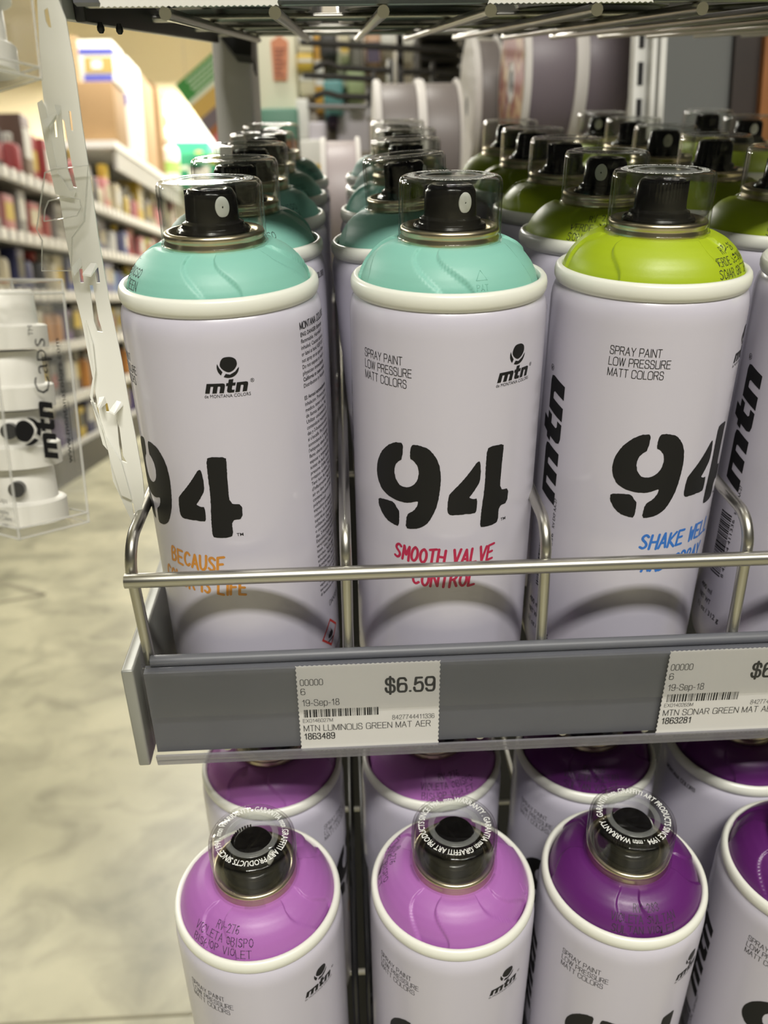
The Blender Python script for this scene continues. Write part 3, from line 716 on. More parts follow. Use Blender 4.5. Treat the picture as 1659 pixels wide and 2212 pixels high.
# ------------------------------------------------------------------ price labels
def price_label(x0, name, lines, label, z0=-.0036, z1=.0358, y=-.0402, off=(0, 0, 0), w=.0503):
    r = thing('price_label', label, 'price label', TILT @ Matrix.Translation((x0+off[0], y+off[1], off[2])), 'paper price labels on the shelf strips')
    b = MB()                                     # paper with a perforated edge
    n = 60; pts = []
    for i in range(n): pts.append((w*i/n, z1-(.0004 if i % 2 else 0)))
    for i in range(40): pts.append((w-(.0004 if i % 2 else 0), z1-(z1-z0)*i/40))
    for i in range(n): pts.append((w-w*i/n, z0+(.0004 if i % 2 else 0)))
    for i in range(40): pts.append(((.0004 if i % 2 else 0), z0+(z1-z0)*i/40))
    b.prism(pts, -.00012, .0)
    fl = lambda u, v: (u, -.00017, z1-v)
    k = 1.277
    for s, h, x, yy, wd, bold, al in lines:
        t = sans(s, h*k, wd, bold > 0, al)
        b.flat(([(x+a, yy*k-c) for a, c in t[0]], t[1]), fl, 1)
    rnd = random.Random(len(name)); x = .0019
    while x < .0285:
        ww = rnd.choice((.00018, .00018, .0004, .0006)); q = rect(x, .0153*k, x+ww, .0181*k)
        b.flat((q[0], [f[::-1] for f in q[1]]), fl, 1); x += ww+rnd.choice((.00015, .00022, .0004, .0005))
    b.build('paper', [M_PAPER, M_BLACK], r, smooth=False)
    return r
def label_lines(ex, num, name, sku):
    return [("00000", .0020, .0014, .0067, .0078, 0, 'L'), ("6", .0020, .0014, .0099, None, 0, 'L'), ("19-Sep-18", .0021, .0016, .0139, .0130, 0, 'L'),
            (ex, .0012, .0015, .0199, .0105, 0, 'L'), (num, .0015, .0484, .0201, .0150, 0, 'R'), (name, .0021, .0016, .0231, min(.0455, .00183*len(name)), 0, 'L'),
            (sku, .0021, .0016, .0261, .0108, .012, 'L'), ("$6.59", .0046, .0482, .0102, .0170, .018, 'R')]
price_label(.0184, "a", label_lines("EX0146027M", "8427744411336", "MTN LUMINOUS GREEN MAT AER", "1863489"), 'white price label reading $6.59 on the grey strip under the mint cans')
price_label(.1492, "bb", label_lines("EX0140265M", "8427744402655", "MTN SONAR GREEN MAT AER", "1863281"), 'white price label cut by the right edge, under the lime cans')
for x0, w, lb in ((-.0262, .0500, 'blank white lower edge of a price label on the top shelf strip, upper left'), (.0830, .0480, 'blank white lower edge of a price label on the top shelf strip, right of centre')):
    price_label(x0, "ccc", [], lb, off=(0, .0465, .2362), w=w)

# ------------------------------------------------------------------ around the shelves
def at_s(X, Y, ys):                             # the same in the tilted frame, plane y = ys; returned in the world
    T = TILT.inverted(); C = T @ CAM_C
    d = T.to_3x3() @ (CAM_F + CAM_R*((X-W_PX/2)/F_PX) - CAM_U*((Y-H_PX/2)/F_PX))
    return TILT @ (C + d*((ys-C.y)/d.y))
def world_part(o, root):                        # parent without moving
    o.parent = root; o.matrix_parent_inverse = root.matrix_basis.inverted(); return o
# upright post and bracket on the left
b = MB()
pa, pb = at(457, 100, .305), at(541, 100, .305)
b.box((pa.x, .305, FLOOR_Z), (pb.x, .365, 1.3), 0, .002)
post = tag(b.build('shelf_upright', mat('grey_upright_paint', (0.52, 0.51, 0.48), 0.5, 0.1), None, angle=30), 'grey steel upright post behind the left column of mint cans', 'upright post')
b = MB()
for k in range(16):
    z = -.70+.05*k*2
    b.box((pb.x-.0008, .320, z), (pb.x+.0010, .334, z+.030))
sl = b.build('slot_row', M_DARK, post)
b = MB()
g = [at(X, Y, .298) for X, Y in ((462, 36), (549, 36), (547, 132), (512, 128), (487, 98), (474, 76))]
b.prism([(p.x, p.z) for p in g], .286, .3045)
world_part(b.build('support_bracket', M_DARK, None, angle=30), up)
b = MB()                                         # black box over the top shelf's side plate, its shade put in as colour
p0, p1 = Vector((-.0360, .012, -.0064)), Vector((-.0300, .288, .0250))
b.box((-.0362, -.030, -.0066), (-.0330, .290, .0300), 0, .0006)
b.build('plate_shade', M_DARK, up, angle=30)
b = MB(); b.box((-.004, .400, FLOOR_Z), (.62, .412, .17))  # added black sheet: darkens the gaps between cans, stops light from behind
tag(b.build('gap_blocker', mat('gap_blocker_black', (0.012, 0.012, 0.014), 0.6), None, False), 'black sheet added behind the lower display to keep the gaps dark', 'back panel')
# slotted standard, grey panel and dark timber on the right
b = MB()
q0, q1 = at(1371, 140, .47), at(1425, 140, .47)
z0, z1 = -.25, .85
mid = q0.x+(q1.x-q0.x)*.45
M_STD = mat('white_standard_paint', (0.70, 0.70, 0.66), 0.45)
b.box((q0.x, .470, z0), (q1.x, .474, z1)); b.box((mid, .455, z0), (mid+.004, .470, z1)); b.box((q1.x-.005, .455, z0), (q1.x, .470, z1)); b.box((q0.x-.003, .462, z0), (q0.x, .474, z1))
std = tag(b.build('slotted_standard', M_STD, None, False), 'white slotted steel standard beside the dark grey panel', 'standard')
b = MB()
for k in range(36):
    z = z0+.02+.029*k; b.box((q0.x+.0028, .4692, z), (q0.x+.0075, .4702, z+.018))
b.build('slot_row', M_DARK, std)
r0, r1 = at(1424, 140, .485), at(1592, 140, .485)
b = MB(); b.box((r0.x-.004, .485, z0), (r1.x, .495, z1))
tag(b.build('panel_board', mat('dark_grey_panel', (0.115, 0.12, 0.115), 0.7), None, False), 'plain dark grey board to the right of the white slotted standard', 'panel')
w0, w1, w2 = at(1586, 140, .478), at(1641, 140, .478), at(1700, 140, .478)
b = MB(); b.box((w0.x, .478, z0), (w1.x, .5, z1)); b.box((w1.x, .470, z0), (w2.x, .5, z1), 1)
tag(b.build('timber_frame', [mat('dark_brown_wood', (0.022, 0.014, 0.010), 0.5, noise=(30, .4)), mat('orange_brown_wood', (0.26, 0.10, 0.025), 0.45, noise=(40, .3))], None, False), 'dark brown timber with an orange brown edge at the upper right edge', 'timber')

# ribbon reels behind the cans
M_REEL = mat('white_reel_card', (0.68, 0.65, 0.61), 0.6)
def ribbon_mat(name, col):
    if name in MATS: return MATS[name]
    m = mat(name, col, 0.45); nt = m.node_tree; p = nt.nodes['Principled BSDF']
    tc = nt.nodes.new('ShaderNodeTexCoord'); wv = nt.nodes.new('ShaderNodeTexWave'); wv.bands_direction = 'X'
    wv.inputs['Scale'].default_value = 160; wv.inputs['Distortion'].default_value = 1.0
    nt.links.new(tc.outputs['Object'], wv.inputs['Vector'])
    mx = nt.nodes.new('ShaderNodeMix'); mx.data_type = 'RGBA'; mx.inputs[6].default_value = (*[c*.8 for c in col], 1); mx.inputs[7].default_value = (*[c*1.15 for c in col], 1)
    nt.links.new(wv.outputs['Fac'], mx.inputs[0]); nt.links.new(mx.outputs[2], p.inputs['Base Color'])
    return m
def reel(label, y, zc, R, flanges, drums, col, sticker=None):
    """flanges: x ranges of the card discs, drums: x ranges of wound ribbon"""
    x0 = flanges[0][0]
    r = thing('ribbon_reel', label, 'ribbon reel', Matrix.Translation((x0, y, zc)), 'ribbon reels behind the spray cans')
    for a, c in flanges:
        t = MB(); t.lathe([(.012, a-x0), (R, a-x0), (R+.001, (a+c)/2-x0), (R, c-x0), (.012, c-x0)], 72, closed=True, axis='X')
        t.build('card_flange', M_REEL, r, angle=30)
    for a, c in drums:
        t = MB(); t.lathe([(.012, a-x0), (R*.94, a-x0), (R*.95, a-x0+.002), (R*.95, c-x0-.002), (R*.94, c-x0), (.012, c-x0)], 72, closed=True, axis='X')
        t.build('wound_ribbon', col, r, angle=30)
    t = MB(); t.tube([(.001, 0, 0), (max(f[1] for f in flanges)-x0-.001, 0, 0)], .012, 16); t.build('spindle', M_DARK, r)
    if sticker:
        t = MB(); t.lathe([(.02, -.0006), (R*.90, -.0006)], 72, axis='X'); t.build('reel_sticker', sticker, r)
    return r
def xs(y, Y, *Xs): return [at(X, Y, y).x for X in Xs]
def sticker_mat():
    m = mat('red_brown_sticker', (0.38, 0.12, 0.08), 0.5); nt = m.node_tree; p = nt.nodes['Principled BSDF']
    tc = nt.nodes.new('ShaderNodeTexCoord'); n = nt.nodes.new('ShaderNodeTexNoise'); n.inputs['Scale'].default_value = 45
    rp = nt.nodes.new('ShaderNodeValToRGB'); rp.color_ramp.elements[0].color = (0.28, 0.07, 0.05, 1); rp.color_ramp.elements[1].color = (0.62, 0.45, 0.25, 1)
    rp.color_ramp.elements[0].position = .45; rp.color_ramp.elements[1].position = .65
    nt.links.new(tc.outputs['Object'], n.inputs['Vector']); nt.links.new(n.outputs['Fac'], rp.inputs[0]); nt.links.new(rp.outputs[0], p.inputs['Base Color'])
    return m
PLUM = ribbon_mat('plum_grey_ribbon', (0.175, 0.145, 0.165)); TAUPE = ribbon_mat('taupe_ribbon', (0.20, 0.175, 0.165)); ROSE = ribbon_mat('pale_rose_ribbon', (0.40, 0.345, 0.345))
y = .64; a, b1, c, d, e = xs(y-.074, 170, 1136, 1149, 1250, 1272, 1372)
reel('large reel of plum grey ribbon with a red brown sticker, beside the white standard', y, at(1200, 178, y).z, .076, [(a, b1), (c-.002, d), (e-.003, e)], [(b1, c), (d, e-.003)], PLUM, sticker_mat())
y = .80; a, b1, c = xs(y-.075, 200, 1028, 1042, 1090)
reel('narrow reel of taupe ribbon just left of the large plum reel', y, at(1040, 230, y).z, .075, [(a, b1), (c-.002, c)], [(b1, c-.002)], TAUPE)
y = .72; a, b1, c, d, e = xs(y-.07, 240, 812, 826, 905, 924, 1002)
reel('double reel of taupe ribbon in the middle above the mint caps', y, at(900, 320, y).z, .070, [(a, b1), (c, d), (e-.003, e)], [(b1, c), (d, e-.003)], TAUPE)
y = .60; a, b1, c, d = xs(y-.062, 400, 694, 706, 772, 782)
reel('lowest reel of pale rose ribbon seen between two columns of mint cans', y, at(740, 440, y).z, .062, [(a, b1), (c, d)], [(b1, c)], ROSE)

# dark display hooks reaching in from the right
def hook(label, pts, y, r=.0042, m=None):
    t = MB(); P = [at(X, Y, y) for X, Y in pts]
    t.tube(P, r, 10)
    e = P[-1]; t.box((e.x-.001, e.y-.014, e.z-.016), (e.x+.004, e.y+.014, e.z+.012))
    return tag(t.build('display_hook', m or M_HOOK, None), label, 'hook', 'dark display hooks')
M_HOOK = mat('dark_bronze_wire', (0.035, 0.032, 0.028), 0.4, 0.4)
M_HOOKL = mat('grey_wire', (0.25, 0.24, 0.24), 0.4, 0.4)
HY = 1.0
hook('topmost dark hook with an upturned tip under the top shelf', [(676,59),(687,51),(698,46),(712,45),(731,47),(900,61),(1080,77)], HY)
hook('long straight dark hook, second from the top', [(648,91),(800,100),(1028,114)], HY)
hook('short dark hook with an upturned tip, third from the top', [(676,150),(690,142),(704,136),(716,138),(729,146),(842,153)], HY)
hook('straight dark hook ending behind the double taupe reel', [(655,162),(720,166),(805,171)], HY)
hook('lower dark hook with an upturned tip left of the double taupe reel', [(679,209),(690,204),(700,200),(712,202),(731,208),(795,210)], HY)
hook('pale grey straight hook, lowest of the hooks', [(664,229),(700,230),(795,231)], HY, .0036, M_HOOKL)
hook('short dark hook right of the dark mast', [(868,155),(900,156),(932,157)], HY)
hook('dark hook stub left of the narrow taupe reel', [(945,161),(985,163),(1016,164)], HY)
hook('dark hook stub just above the double taupe reel', [(940,176),(980,178),(1016,180)], HY)
b = MB(); p, q = at(856, 40, 1.03), at(869, 40, 1.03); b.box((p.x, 1.02, -.3), (q.x, 1.035, .75))
tag(b.build('display_mast', M_HOOK, None, False), 'thin dark vertical mast crossing the hooks', 'mast')
t = thing('wire_rack', 'dark wire rack with stacked flat trays behind the hooks', 'rack', Matrix())
for k in range(5):
    p, q = at(905, 46+k*25, 1.25), at(998, 46+k*25+12, 1.25)
    b = MB(); b.box((p.x, 1.25, q.z), (q.x, 1.40, p.z), 0, .003); b.build('tray', M_HOOK, t, angle=30)
b = MB()
for X in (903, 1000):
    p = at(X, 100, 1.245); b.tube([(p.x, 1.245, -.2), (p.x, 1.245, .8)], .004, 8)
b.build('rack_frame', M_HOOKL, t)

# packs and cards hanging behind
def card(name, label, cat, X0, Y0, X1, Y1, y, col, th=.02, bands=(), group=None, rough=.5, bev=.006):
    """hanging pack: rounded body with coloured band parts; pixel box gives its outline at distance y"""
    Ym = (Y0+Y1)/2; x0, x1 = at(X0, Ym, y).x, at(X1, Ym, y).x; Xm = (X0+X1)/2; z1, z0 = at(Xm, Y0, y).z, at(Xm, Y1, y).z
    t = MB(); bv = min(bev, (x1-x0)*.2, (z1-z0)*.2, th*.4)
    t.box((0, 0, 0), (x1-x0, th, z1-z0), 0, bv)
    o = t.build(name, col, None, angle=50); o.location = (x0, y, z0)
    for f0, f1, c, nm in bands:
        t = MB(); h = z1-z0; t.box(((x1-x0)*.06, -.0015, h*f0), ((x1-x0)*.94, .002, h*f1)); t.build(nm, c, o, False)
    return tag(o, label, cat, group)
C = lambda n, r, g, b_: mat(n, (r, g, b_), 0.5)
CREAM, YEL, WHT, ORG = C('cream_pack', .72,.66,.46), C('yellow_pack', .70,.48,.06), C('white_pack', .80,.79,.74), C('orange_yellow_pack', .66,.36,.04)
OLV, DGR, TEAL, PGR, PCH, PUR, SAL = C('olive_pack', .13,.125,.10), C('charcoal_pack', .05,.048,.05), C('teal_pack', .10,.30,.30), C('pale_green_pack', .38,.48,.25), C('peach_pack', .60,.38,.24), C('dark_purple_pack', .05,.03,.07), C('salmon_arrow', .72,.27,.13)
FGR, BRN = C('faded_green_pack', .12,.28,.20), C('rust_pack', .38,.14,.06)
GP = 'packs hanging behind the hooks'
pb_ = card('poster_board', 'tall cream poster board with a salmon arrow, right of the grey post', 'poster', 552, 20, 643, 330, 1.66, C('cream_poster', .82,.80,.62), .04)
ax = [at(X, Y, 1.65) for X, Y in ((584,88),(603,75),(622,88),(620,172),(591,172))]
t = MB(); t.prism([(p.x, p.z) for p in ax], 1.654, 1.662); ar = t.build('arrow_print', SAL, None, False); world_part(ar, pb_); ar.parent = pb_; ar.matrix_parent_inverse = Matrix.Translation(-pb_.location)
t = MB()
for k in range(7):
    p, q = at(592+k*.2, 104+k*9.5, 1.653), at(617-(k % 3)*4, 107+k*9.5, 1.653); t.box((p.x, 1.6525, q.z), (q.x, 1.656, p.z))
tx = t.build('text_lines', C('rust_text', .30,.09,.05), pb_, False); tx.matrix_parent_inverse = Matrix.Translation(-pb_.location)
card('product_pack', 'faded green leaf pattern pack below the poster board', 'pack', 563, 232, 645, 330, 1.60, FGR, .10, [(.0,.28,BRN,'rust_band')], GP)
card('product_pack', 'slim grey green pack left of the cream poster board', 'pack', 549, 90, 566, 300, 1.67, C('grey_green_pack', .30,.33,.25), .03, [], GP)
for a in (('small clear pack on a cream card, highest in the left row', 642, 52, 676, 112, WHT, [(.0,.35,CREAM,'card_band')]),
          ('small pack with a yellow band, second in the left row', 641, 114, 677, 148, YEL, [(.4,.6,WHT,'label')]),
          ('cream pack in the left row, third from the top', 645, 150, 681, 205, CREAM, [(.55,.85,WHT,'label')]),
          ('long orange yellow strip pack in the second row', 679, 55, 700, 240, ORG, [(.3,.6,WHT,'label')]),
          ('charcoal pack near the topmost hook', 690, 62, 728, 118, DGR, []),
          ('beige tall pack right of the charcoal pack', 734, 44, 753, 120, CREAM, [(.1,.3,YEL,'label')]),
          ('pale green spotted pack with yellow foot under the second hook', 728, 108, 758, 190, C('mint_white_pack', .52,.55,.40), []),
          ('olive grey tall pack beside the mast', 757, 46, 783, 185, OLV, [(.75,.98,WHT,'header')]),
          ('peach topped pack left of the mast', 790, 46, 822, 135, PCH, [(.0,.5,PUR,'dark_band')]),
          ('white square pack touching the mast on its left', 822, 62, 856, 98, WHT, []),
          ('white square pack touching the mast on its right', 870, 66, 906, 100, WHT, []),
          ('white narrow pack hung on the short upturned hook', 836, 128, 853, 182, WHT, []),
          ('teal crumpled bag left of the lower hook', 699, 172, 742, 236, TEAL, []),
          ('pale green bag right of the teal bag', 750, 148, 788, 205, PGR, []),
          ('dark purple bottle shape under the lowest hook', 708, 236, 730, 268, PUR, []),
          ('white clear bag below the hooks at left', 640, 212, 668, 300, WHT, []),
          ('lilac white bag in the lowest row', 668, 262, 706, 340, C('lilac_white_bag', .62,.58,.64), []),
          ('white bag with yellow corner behind the rose reel', 648, 300, 700, 430, WHT, [(.42,.58,YEL,'yellow_corner')]),
          ('lilac white bag right of the dark bottle', 728, 236, 800, 330, C('lilac_white_bag', .62,.58,.64), []),
          ('cream sheet hanging left of the large plum reel', 1000, 30, 1082, 130, C('cream_sheet', .55,.52,.44), []),
          ('orange sliver of a pack at the left flange of the large reel', 1086, 60, 1104, 300, ORG, []),
          ('grey white sheet behind the double taupe reel', 955, 120, 1080, 330, C('grey_white_sheet', .34,.32,.28), [])):
    card('product_pack', a[0], 'pack', *a[1:5], 1.55+.006*(a[1] % 17), a[5], .149-.006*(a[1] % 17), a[6], GP)
card('display_wall', 'pale partition far behind the hooks', 'partition', 545, -200, 1500, 1400, 1.70, C('pale_partition', .62,.57,.47), .05)

# ------------------------------------------------------------------ the long gondola across the aisle
GX = -1.45
gd = thing('store_gondola', 'long grey gondola with crowded shelves across the aisle, left background', 'gondola', Matrix.Translation((GX, 0, 0)))
M_GREY = mat('gondola_grey', (0.36, 0.35, 0.33), 0.5); M_TOP = mat('gondola_white_edge', (0.74, 0.72, 0.68), 0.5); M_BACKP = mat('gondola_dark_back', (0.05, 0.047, 0.042), 0.8)
b = MB(); b.box((-.60, 2.9, FLOOR_Z), (-.56, 11.0, 1.16)); b.build('back_board', M_BACKP, gd, False)
b = MB(); b.box((-.58, 2.9, FLOOR_Z), (.02, 11.0, FLOOR_Z+.16)); b.build('plinth', M_DARK, gd, False)
SHELVES = [.75, .48, .22, -.04, -.32, -.58]
for z in SHELVES:
    b = MB(); b.box((-.56, 2.9, z-.03), (0, 11.0, z)); b.box((-.01, 2.9, z-.045), (.006, 11.0, z+.005)); b.build('shelf_board', M_GREY, gd, False)
    b = MB()
    yy = 3.0
    while yy < 10.8:
        b.box((.006, yy, z-.035), (.012, yy+.055, z+.012)); yy += .105
    tag(b.build('price_tickets', M_TOP, gd, False), kind='stuff')
b = MB(); b.box((-.62, 5.76, 1.16), (.02, 11.0, 1.205), 0); b.build('top_board', M_TOP, gd, False)
b = MB(); b.box((-.01, 5.80, 1.03), (.012, 11.0, 1.158), 0); b.build('fascia', M_GREY, gd, False)

PAL = {'red': (.42,.04,.04), 'pink': (.60,.22,.22), 'white': (.72,.70,.64), 'black': (.03,.03,.03), 'navy': (.03,.035,.13), 'blue': (.16,.19,.42), 'light blue': (.30,.42,.62), 'yellow': (.66,.46,.05),
       'lime': (.50,.52,.06), 'orange': (.60,.25,.05), 'brown': (.14,.07,.045), 'grey': (.28,.27,.26), 'purple': (.12,.07,.22), 'green': (.08,.22,.09), 'cream': (.62,.55,.38)}
PM = {k: mat(k.replace(' ', '_')+'_goods', tuple(c*.68 for c in v), .5) for k, v in PAL.items()}
def goods_mesh(kind, col, col2, w, h):
    t = MB()
    if kind == 'bottle':
        t.lathe([(0, 0), (w*.46, 0), (w*.5, .004), (w*.5, h*.66), (w*.42, h*.74), (w*.2, h*.78)], 20)
        t.lathe([(w*.22, h*.78), (w*.22, h*.98), (w*.18, h), (0, h)], 16, 1)
    elif kind == 'box':
        t.box((-w/2, -w/2, 0), (w/2, w/2, h), 0, .004); t.box((w/2-.001, -w*.4, h*.35), (w/2+.002, w*.4, h*.8), 1)
    else:                                        # pouch: pinched top
        t.prism([(-w*.45, 0), (w*.45, 0), (w*.5, h*.1), (w*.46, h*.8), (w*.5, h*.86), (w*.5, h), (-w*.5, h), (-w*.5, h*.86), (-w*.46, h*.8), (-w*.5, h*.1)], -w*.22, w*.22)
        t.v = [(-y_, x_, z_) for x_, y_, z_ in t.v]
        t.box((w*.215, -w*.38, h*.3), (w*.235, w*.38, h*.7), 1)
    return t.mesh('goods', [PM[col], PM[col2]], angle=40)
GM = {}
ORDS = ['first', 'second', 'third', 'fourth', 'fifth', 'sixth', 'seventh', 'eighth', 'ninth', 'tenth', 'eleventh', 'twelfth', '13th', '14th', '15th', '16th', '17th', '18th', '19th', '20th', '21st', '22nd', '23rd', '24th', '25th', '26th', '27th', '28th', '29th', '30th', '31st', '32nd', '33rd', '34th', '35th', '36th', '37th', '38th', '39th', '40th']
ROWN = ['top', 'second', 'third', 'fourth', 'fifth', 'lowest']
rnd = random.Random(11)
def row_colors(ri, y):
    if ri == 0: return ['red', 'white', 'pink', 'black', 'brown', 'grey', 'red'] if y < 4.9 else ['pink', 'white', 'black', 'cream', 'yellow', 'grey']
    if ri == 1: return ['red', 'brown', 'white', 'grey', 'black', 'pink'] if y < 4.9 else ['blue', 'light blue', 'navy', 'white'] if y < 6.0 else ['pink', 'white', 'lime', 'red']
    if ri == 2: return ['brown', 'black', 'red', 'navy', 'cream'] if y < 4.7 else ['blue', 'light blue', 'blue'] if y < 5.9 else ['lime', 'lime', 'yellow']
    if ri == 3: return ['red', 'orange', 'purple', 'navy', 'white'] if y < 4.6 else ['black', 'grey', 'yellow', 'white']
    if ri == 4: return ['black', 'grey', 'cream', 'orange', 'white']
    return ['grey', 'black', 'yellow', 'white', 'navy', 'purple']
for ri, z in enumerate(SHELVES):
    y = 3.35; n = 0; top = 0.33 if ri == 0 else SHELVES[ri-1]-z-.045
    while y < (8.3 if ri < 3 else 7.2):
        cols = row_colors(ri, y)
        col = rnd.choice(cols); col2 = rnd.choice([c for c in ('white', 'yellow', 'black', 'cream', 'red') if c != col])
        kind = rnd.choice(('bottle', 'box', 'pouch'))
        w = rnd.choice((.10, .125, .15)); h = min(top-.015, rnd.choice((.17, .20, .24, .30)))
        key = (kind, col, col2, w, round(h, 3))
        if key not in GM: GM[key] = goods_mesh(*key)
        o = link({'bottle': 'craft_bottle', 'box': 'craft_box', 'pouch': 'craft_pouch'}[kind], GM[key])
        o.location = (GX-.02-w*.55, y+w/2, z)
        tag(o, '%s %s with %s detail, %s from the near end of the %s gondola shelf' % (col, kind, col2, ORDS[n], ROWN[ri]), kind, 'goods on the gondola across the aisle')
        y += w+rnd.choice((.012, .03, .05)); n += 1

# cartons and bottles on top of the gondola
def boxpx(name, label, cat, X0, Y0, X1, zb, y0, dep, m, group=None, Yt=None):
    """box whose front-left edge is seen at X0, right edge at X1, top at Y0; stands at height zb"""
    z1 = at((X0+X1)/2, Y0, y0).z; zm = (zb+z1)/2
    Ym = Y0+40; x0, x1 = at(X0, Ym, y0).x, at(X1, Ym, y0).x
    t = MB(); t.box((0, 0, 0), (x1-x0, dep, z1-zb), 0, .006)
    o = t.build(name, m, None, angle=40); o.location = (x0, y0, zb)
    return tag(o, label, cat, group), x1-x0, z1-zb
KRAFT = mat('kraft_card', (0.30, 0.185, 0.08), 0.75, noise=(6, .08)); KRAFT2 = mat('pale_kraft_card', (0.35, 0.235, 0.115), 0.75, noise=(6, .08))
WBOX = C('white_box', .82,.80,.74); BLU = C('blue_print_box', .08,.09,.42); GRN = C('emerald_box', .02,.30,.15); LGR = C('fresh_green_label', .38,.62,.15); YLW = C('bright_yellow_label', .80,.72,.06)
GC = 'cartons and containers on top of the gondola'
ZT = 1.206
o, w, h = boxpx('carton', 'brown carton at the near end of the gondola top', 'carton', 160, 176, 246, ZT, 5.90, .32, KRAFT, GC)
o, w, h2 = boxpx('carton', 'tall pale brown carton at the left edge behind the clip strip', 'carton', 120, 76, 167, ZT, 6.70, .35, KRAFT2, GC)
o, w, h2 = boxpx('printed_box', 'white and blue printed box on top of the near brown carton', 'box', 170, 86, 244, ZT+h+.002, 5.93, .28, WBOX, GC)
t = MB(); t.box((w*.02, -.003, h2*.66), (w+.003, .3, h2*.80)); t.build('blue_band', BLU, o, False)
t = MB(); t.box((w*.1, -.003, h2*.02), (w*.95, .0, h2*.18)); t.build('blue_band', BLU, o, False)
t = MB(); t.box((w*.15, -.003, h2*.22), (w*.98, .0, h2*.60)); t.build('picture_panel', C('mustard_picture', .42,.30,.09), o, False)
t = MB(); t.box((w*.36, -.005, h2*.32), (w*.66, -.001, h2*.52)); t.build('picture_spot', WBOX, o, False)
o, w, h = boxpx('printed_box', 'tall white box with blue print right of the near brown carton', 'box', 248, 120, 276, ZT, 6.30, .4, WBOX, GC)
t = MB(); t.box((0, -.003, h*.50), (w*.8, 0, h*.62)); t.build('blue_mark', BLU, o, False)
o, w, h = boxpx('carton', 'brown carton with open flaps in the middle of the gondola top', 'carton', 270, 158, 304, ZT, 7.35, .5, KRAFT, GC)
t = MB(); t.prism([(-.02, h), (w*.6, h+.06), (w*.65, h+.045), (.0, h-.01)], 0, .4); t.build('flap', KRAFT2, o, False)
o, w, h = boxpx('carton', 'lower brown carton leaning on the open flapped carton', 'carton', 300, 186, 342, ZT, 7.9, .25, KRAFT, GC)
t = MB(); t.prism([(-.01, h), (w*.5, h+.05), (w*.95, h+.01), (w*.95, h-.01)], 0, .4); t.build('flap', mat('shaded_kraft', (0.30, 0.19, 0.09), .8), o, False)
for i, (X0, X1, Y0) in enumerate(((340, 368, 252), (346, 384, 300))):
    y0 = 8.3-.25*i; z1 = at(355, Y0, y0).z; xa, xb = at(X0, Y0, y0).x, at(X1, Y0, y0).x; ww = xb-xa
    t = MB(); hh = z1-1.206 if i == 0 else z1-1.10; zb = ZT
    hh = z1-zb
    t.lathe([(0, 0), (ww*.48, 0), (ww*.5, .01), (ww*.5, hh*.7), (ww*.42, hh*.8), (ww*.22, hh*.86)], 24)
    o = t.build('bottle', WBOX, None); o.location = ((xa+xb)/2, y0, zb)
    t = MB(); t.lathe([(ww*.25, hh*.86), (ww*.25, hh), (0, hh)], 20); t.build('cap', [C('dark_olive_cap', .09,.10,.06), WBOX][i], o)
    t = MB(); t.lathe([(ww*.505, hh*.25), (ww*.505, hh*.5)], 24); t.build('label_band', LGR, o)
    tag(o, ['white bottle with a dark cap on the far gondola top', 'white bottle with a green label near the emerald boxes'][i], 'bottle', GC)
for i, (X0, X1, Y0, y0) in enumerate(((376, 452, 306, 8.6), (378, 500, 330, 8.1))):
    o, w, h = boxpx('printed_box', ['upper emerald and white box with a yellow spot by the grey post', 'lower emerald and white box with a yellow spot by the grey post'][i], 'box', X0, Y0, X1, ZT if i else ZT-.08, y0, .4, GRN, GC)
    t = MB(); t.box((w*.25, -.003, h*.0), (w*.62, 0, h*.62)); t.box((0, -.003, h*.50), (w*.5, 0, h*.62)); t.build('white_print', WBOX, o, False)
    t = MB(); t.lathe([(0, 0), (w*.13, 0), (w*.13, .004), (0, .004)], 20); t.v = [(w*.72+x, -.002-z, h*.80+y*.6) for x, y, z in t.v]; t.build('yellow_spot', YLW, o)
o, w, h = boxpx('storage_bin', 'bright white bin behind the bottles, in front of the back wall', 'bin', 366, 252, 520, ZT, 9.2, .6, C('bright_white_bin', .85,.85,.80), GC)

# tilted green sign board
sb = thing('sign_board', 'green sign board hanging tilted against the grey post', 'sign', Matrix())
YS = 5.2
def sp(u, v): X = 378+u*.755-0*v; return at(378+u*.755+v*.575, 185-u*.656+v*.818, YS)
def sband(v0, v1, u0, u1, m, nm, dy=0.0):
    q = [sp(u0, v0), sp(u1, v0), sp(u1, v1), sp(u0, v1)]
    t = MB(); t.prism([(p.x, p.z) for p in q], YS-.004-dy, YS+.012); return t.build(nm, m, sb, False)
sband(0, 46, 0, 190, C('sign_green', .045,.27,.045), 'green_header')
sband(46, 56, 0, 190, C('sign_white', .72,.78,.62), 'white_strip')
sband(56, 92, 0, 190, C('sign_mustard', .62,.40,.09), 'mustard_panel')
sband(92, 122, 0, 190, C('sign_mauve_grey', .16,.125,.14), 'grey_panel')
sband(122, 138, 0, 190, C('sign_rust', .36,.12,.03), 'rust_panel')
sband(138, 175, 0, 190, C('sign_pink', .62,.16,.18), 'pink_panel')
for k in range(4):
    for j in range(7):
        sband(8+k*9, 13+k*9, 26+j*13+(k % 2)*3, 36+j*13+(k % 2)*3, C('sign_pale_letters', .55,.70,.48), 'blurred_lettering', .002)

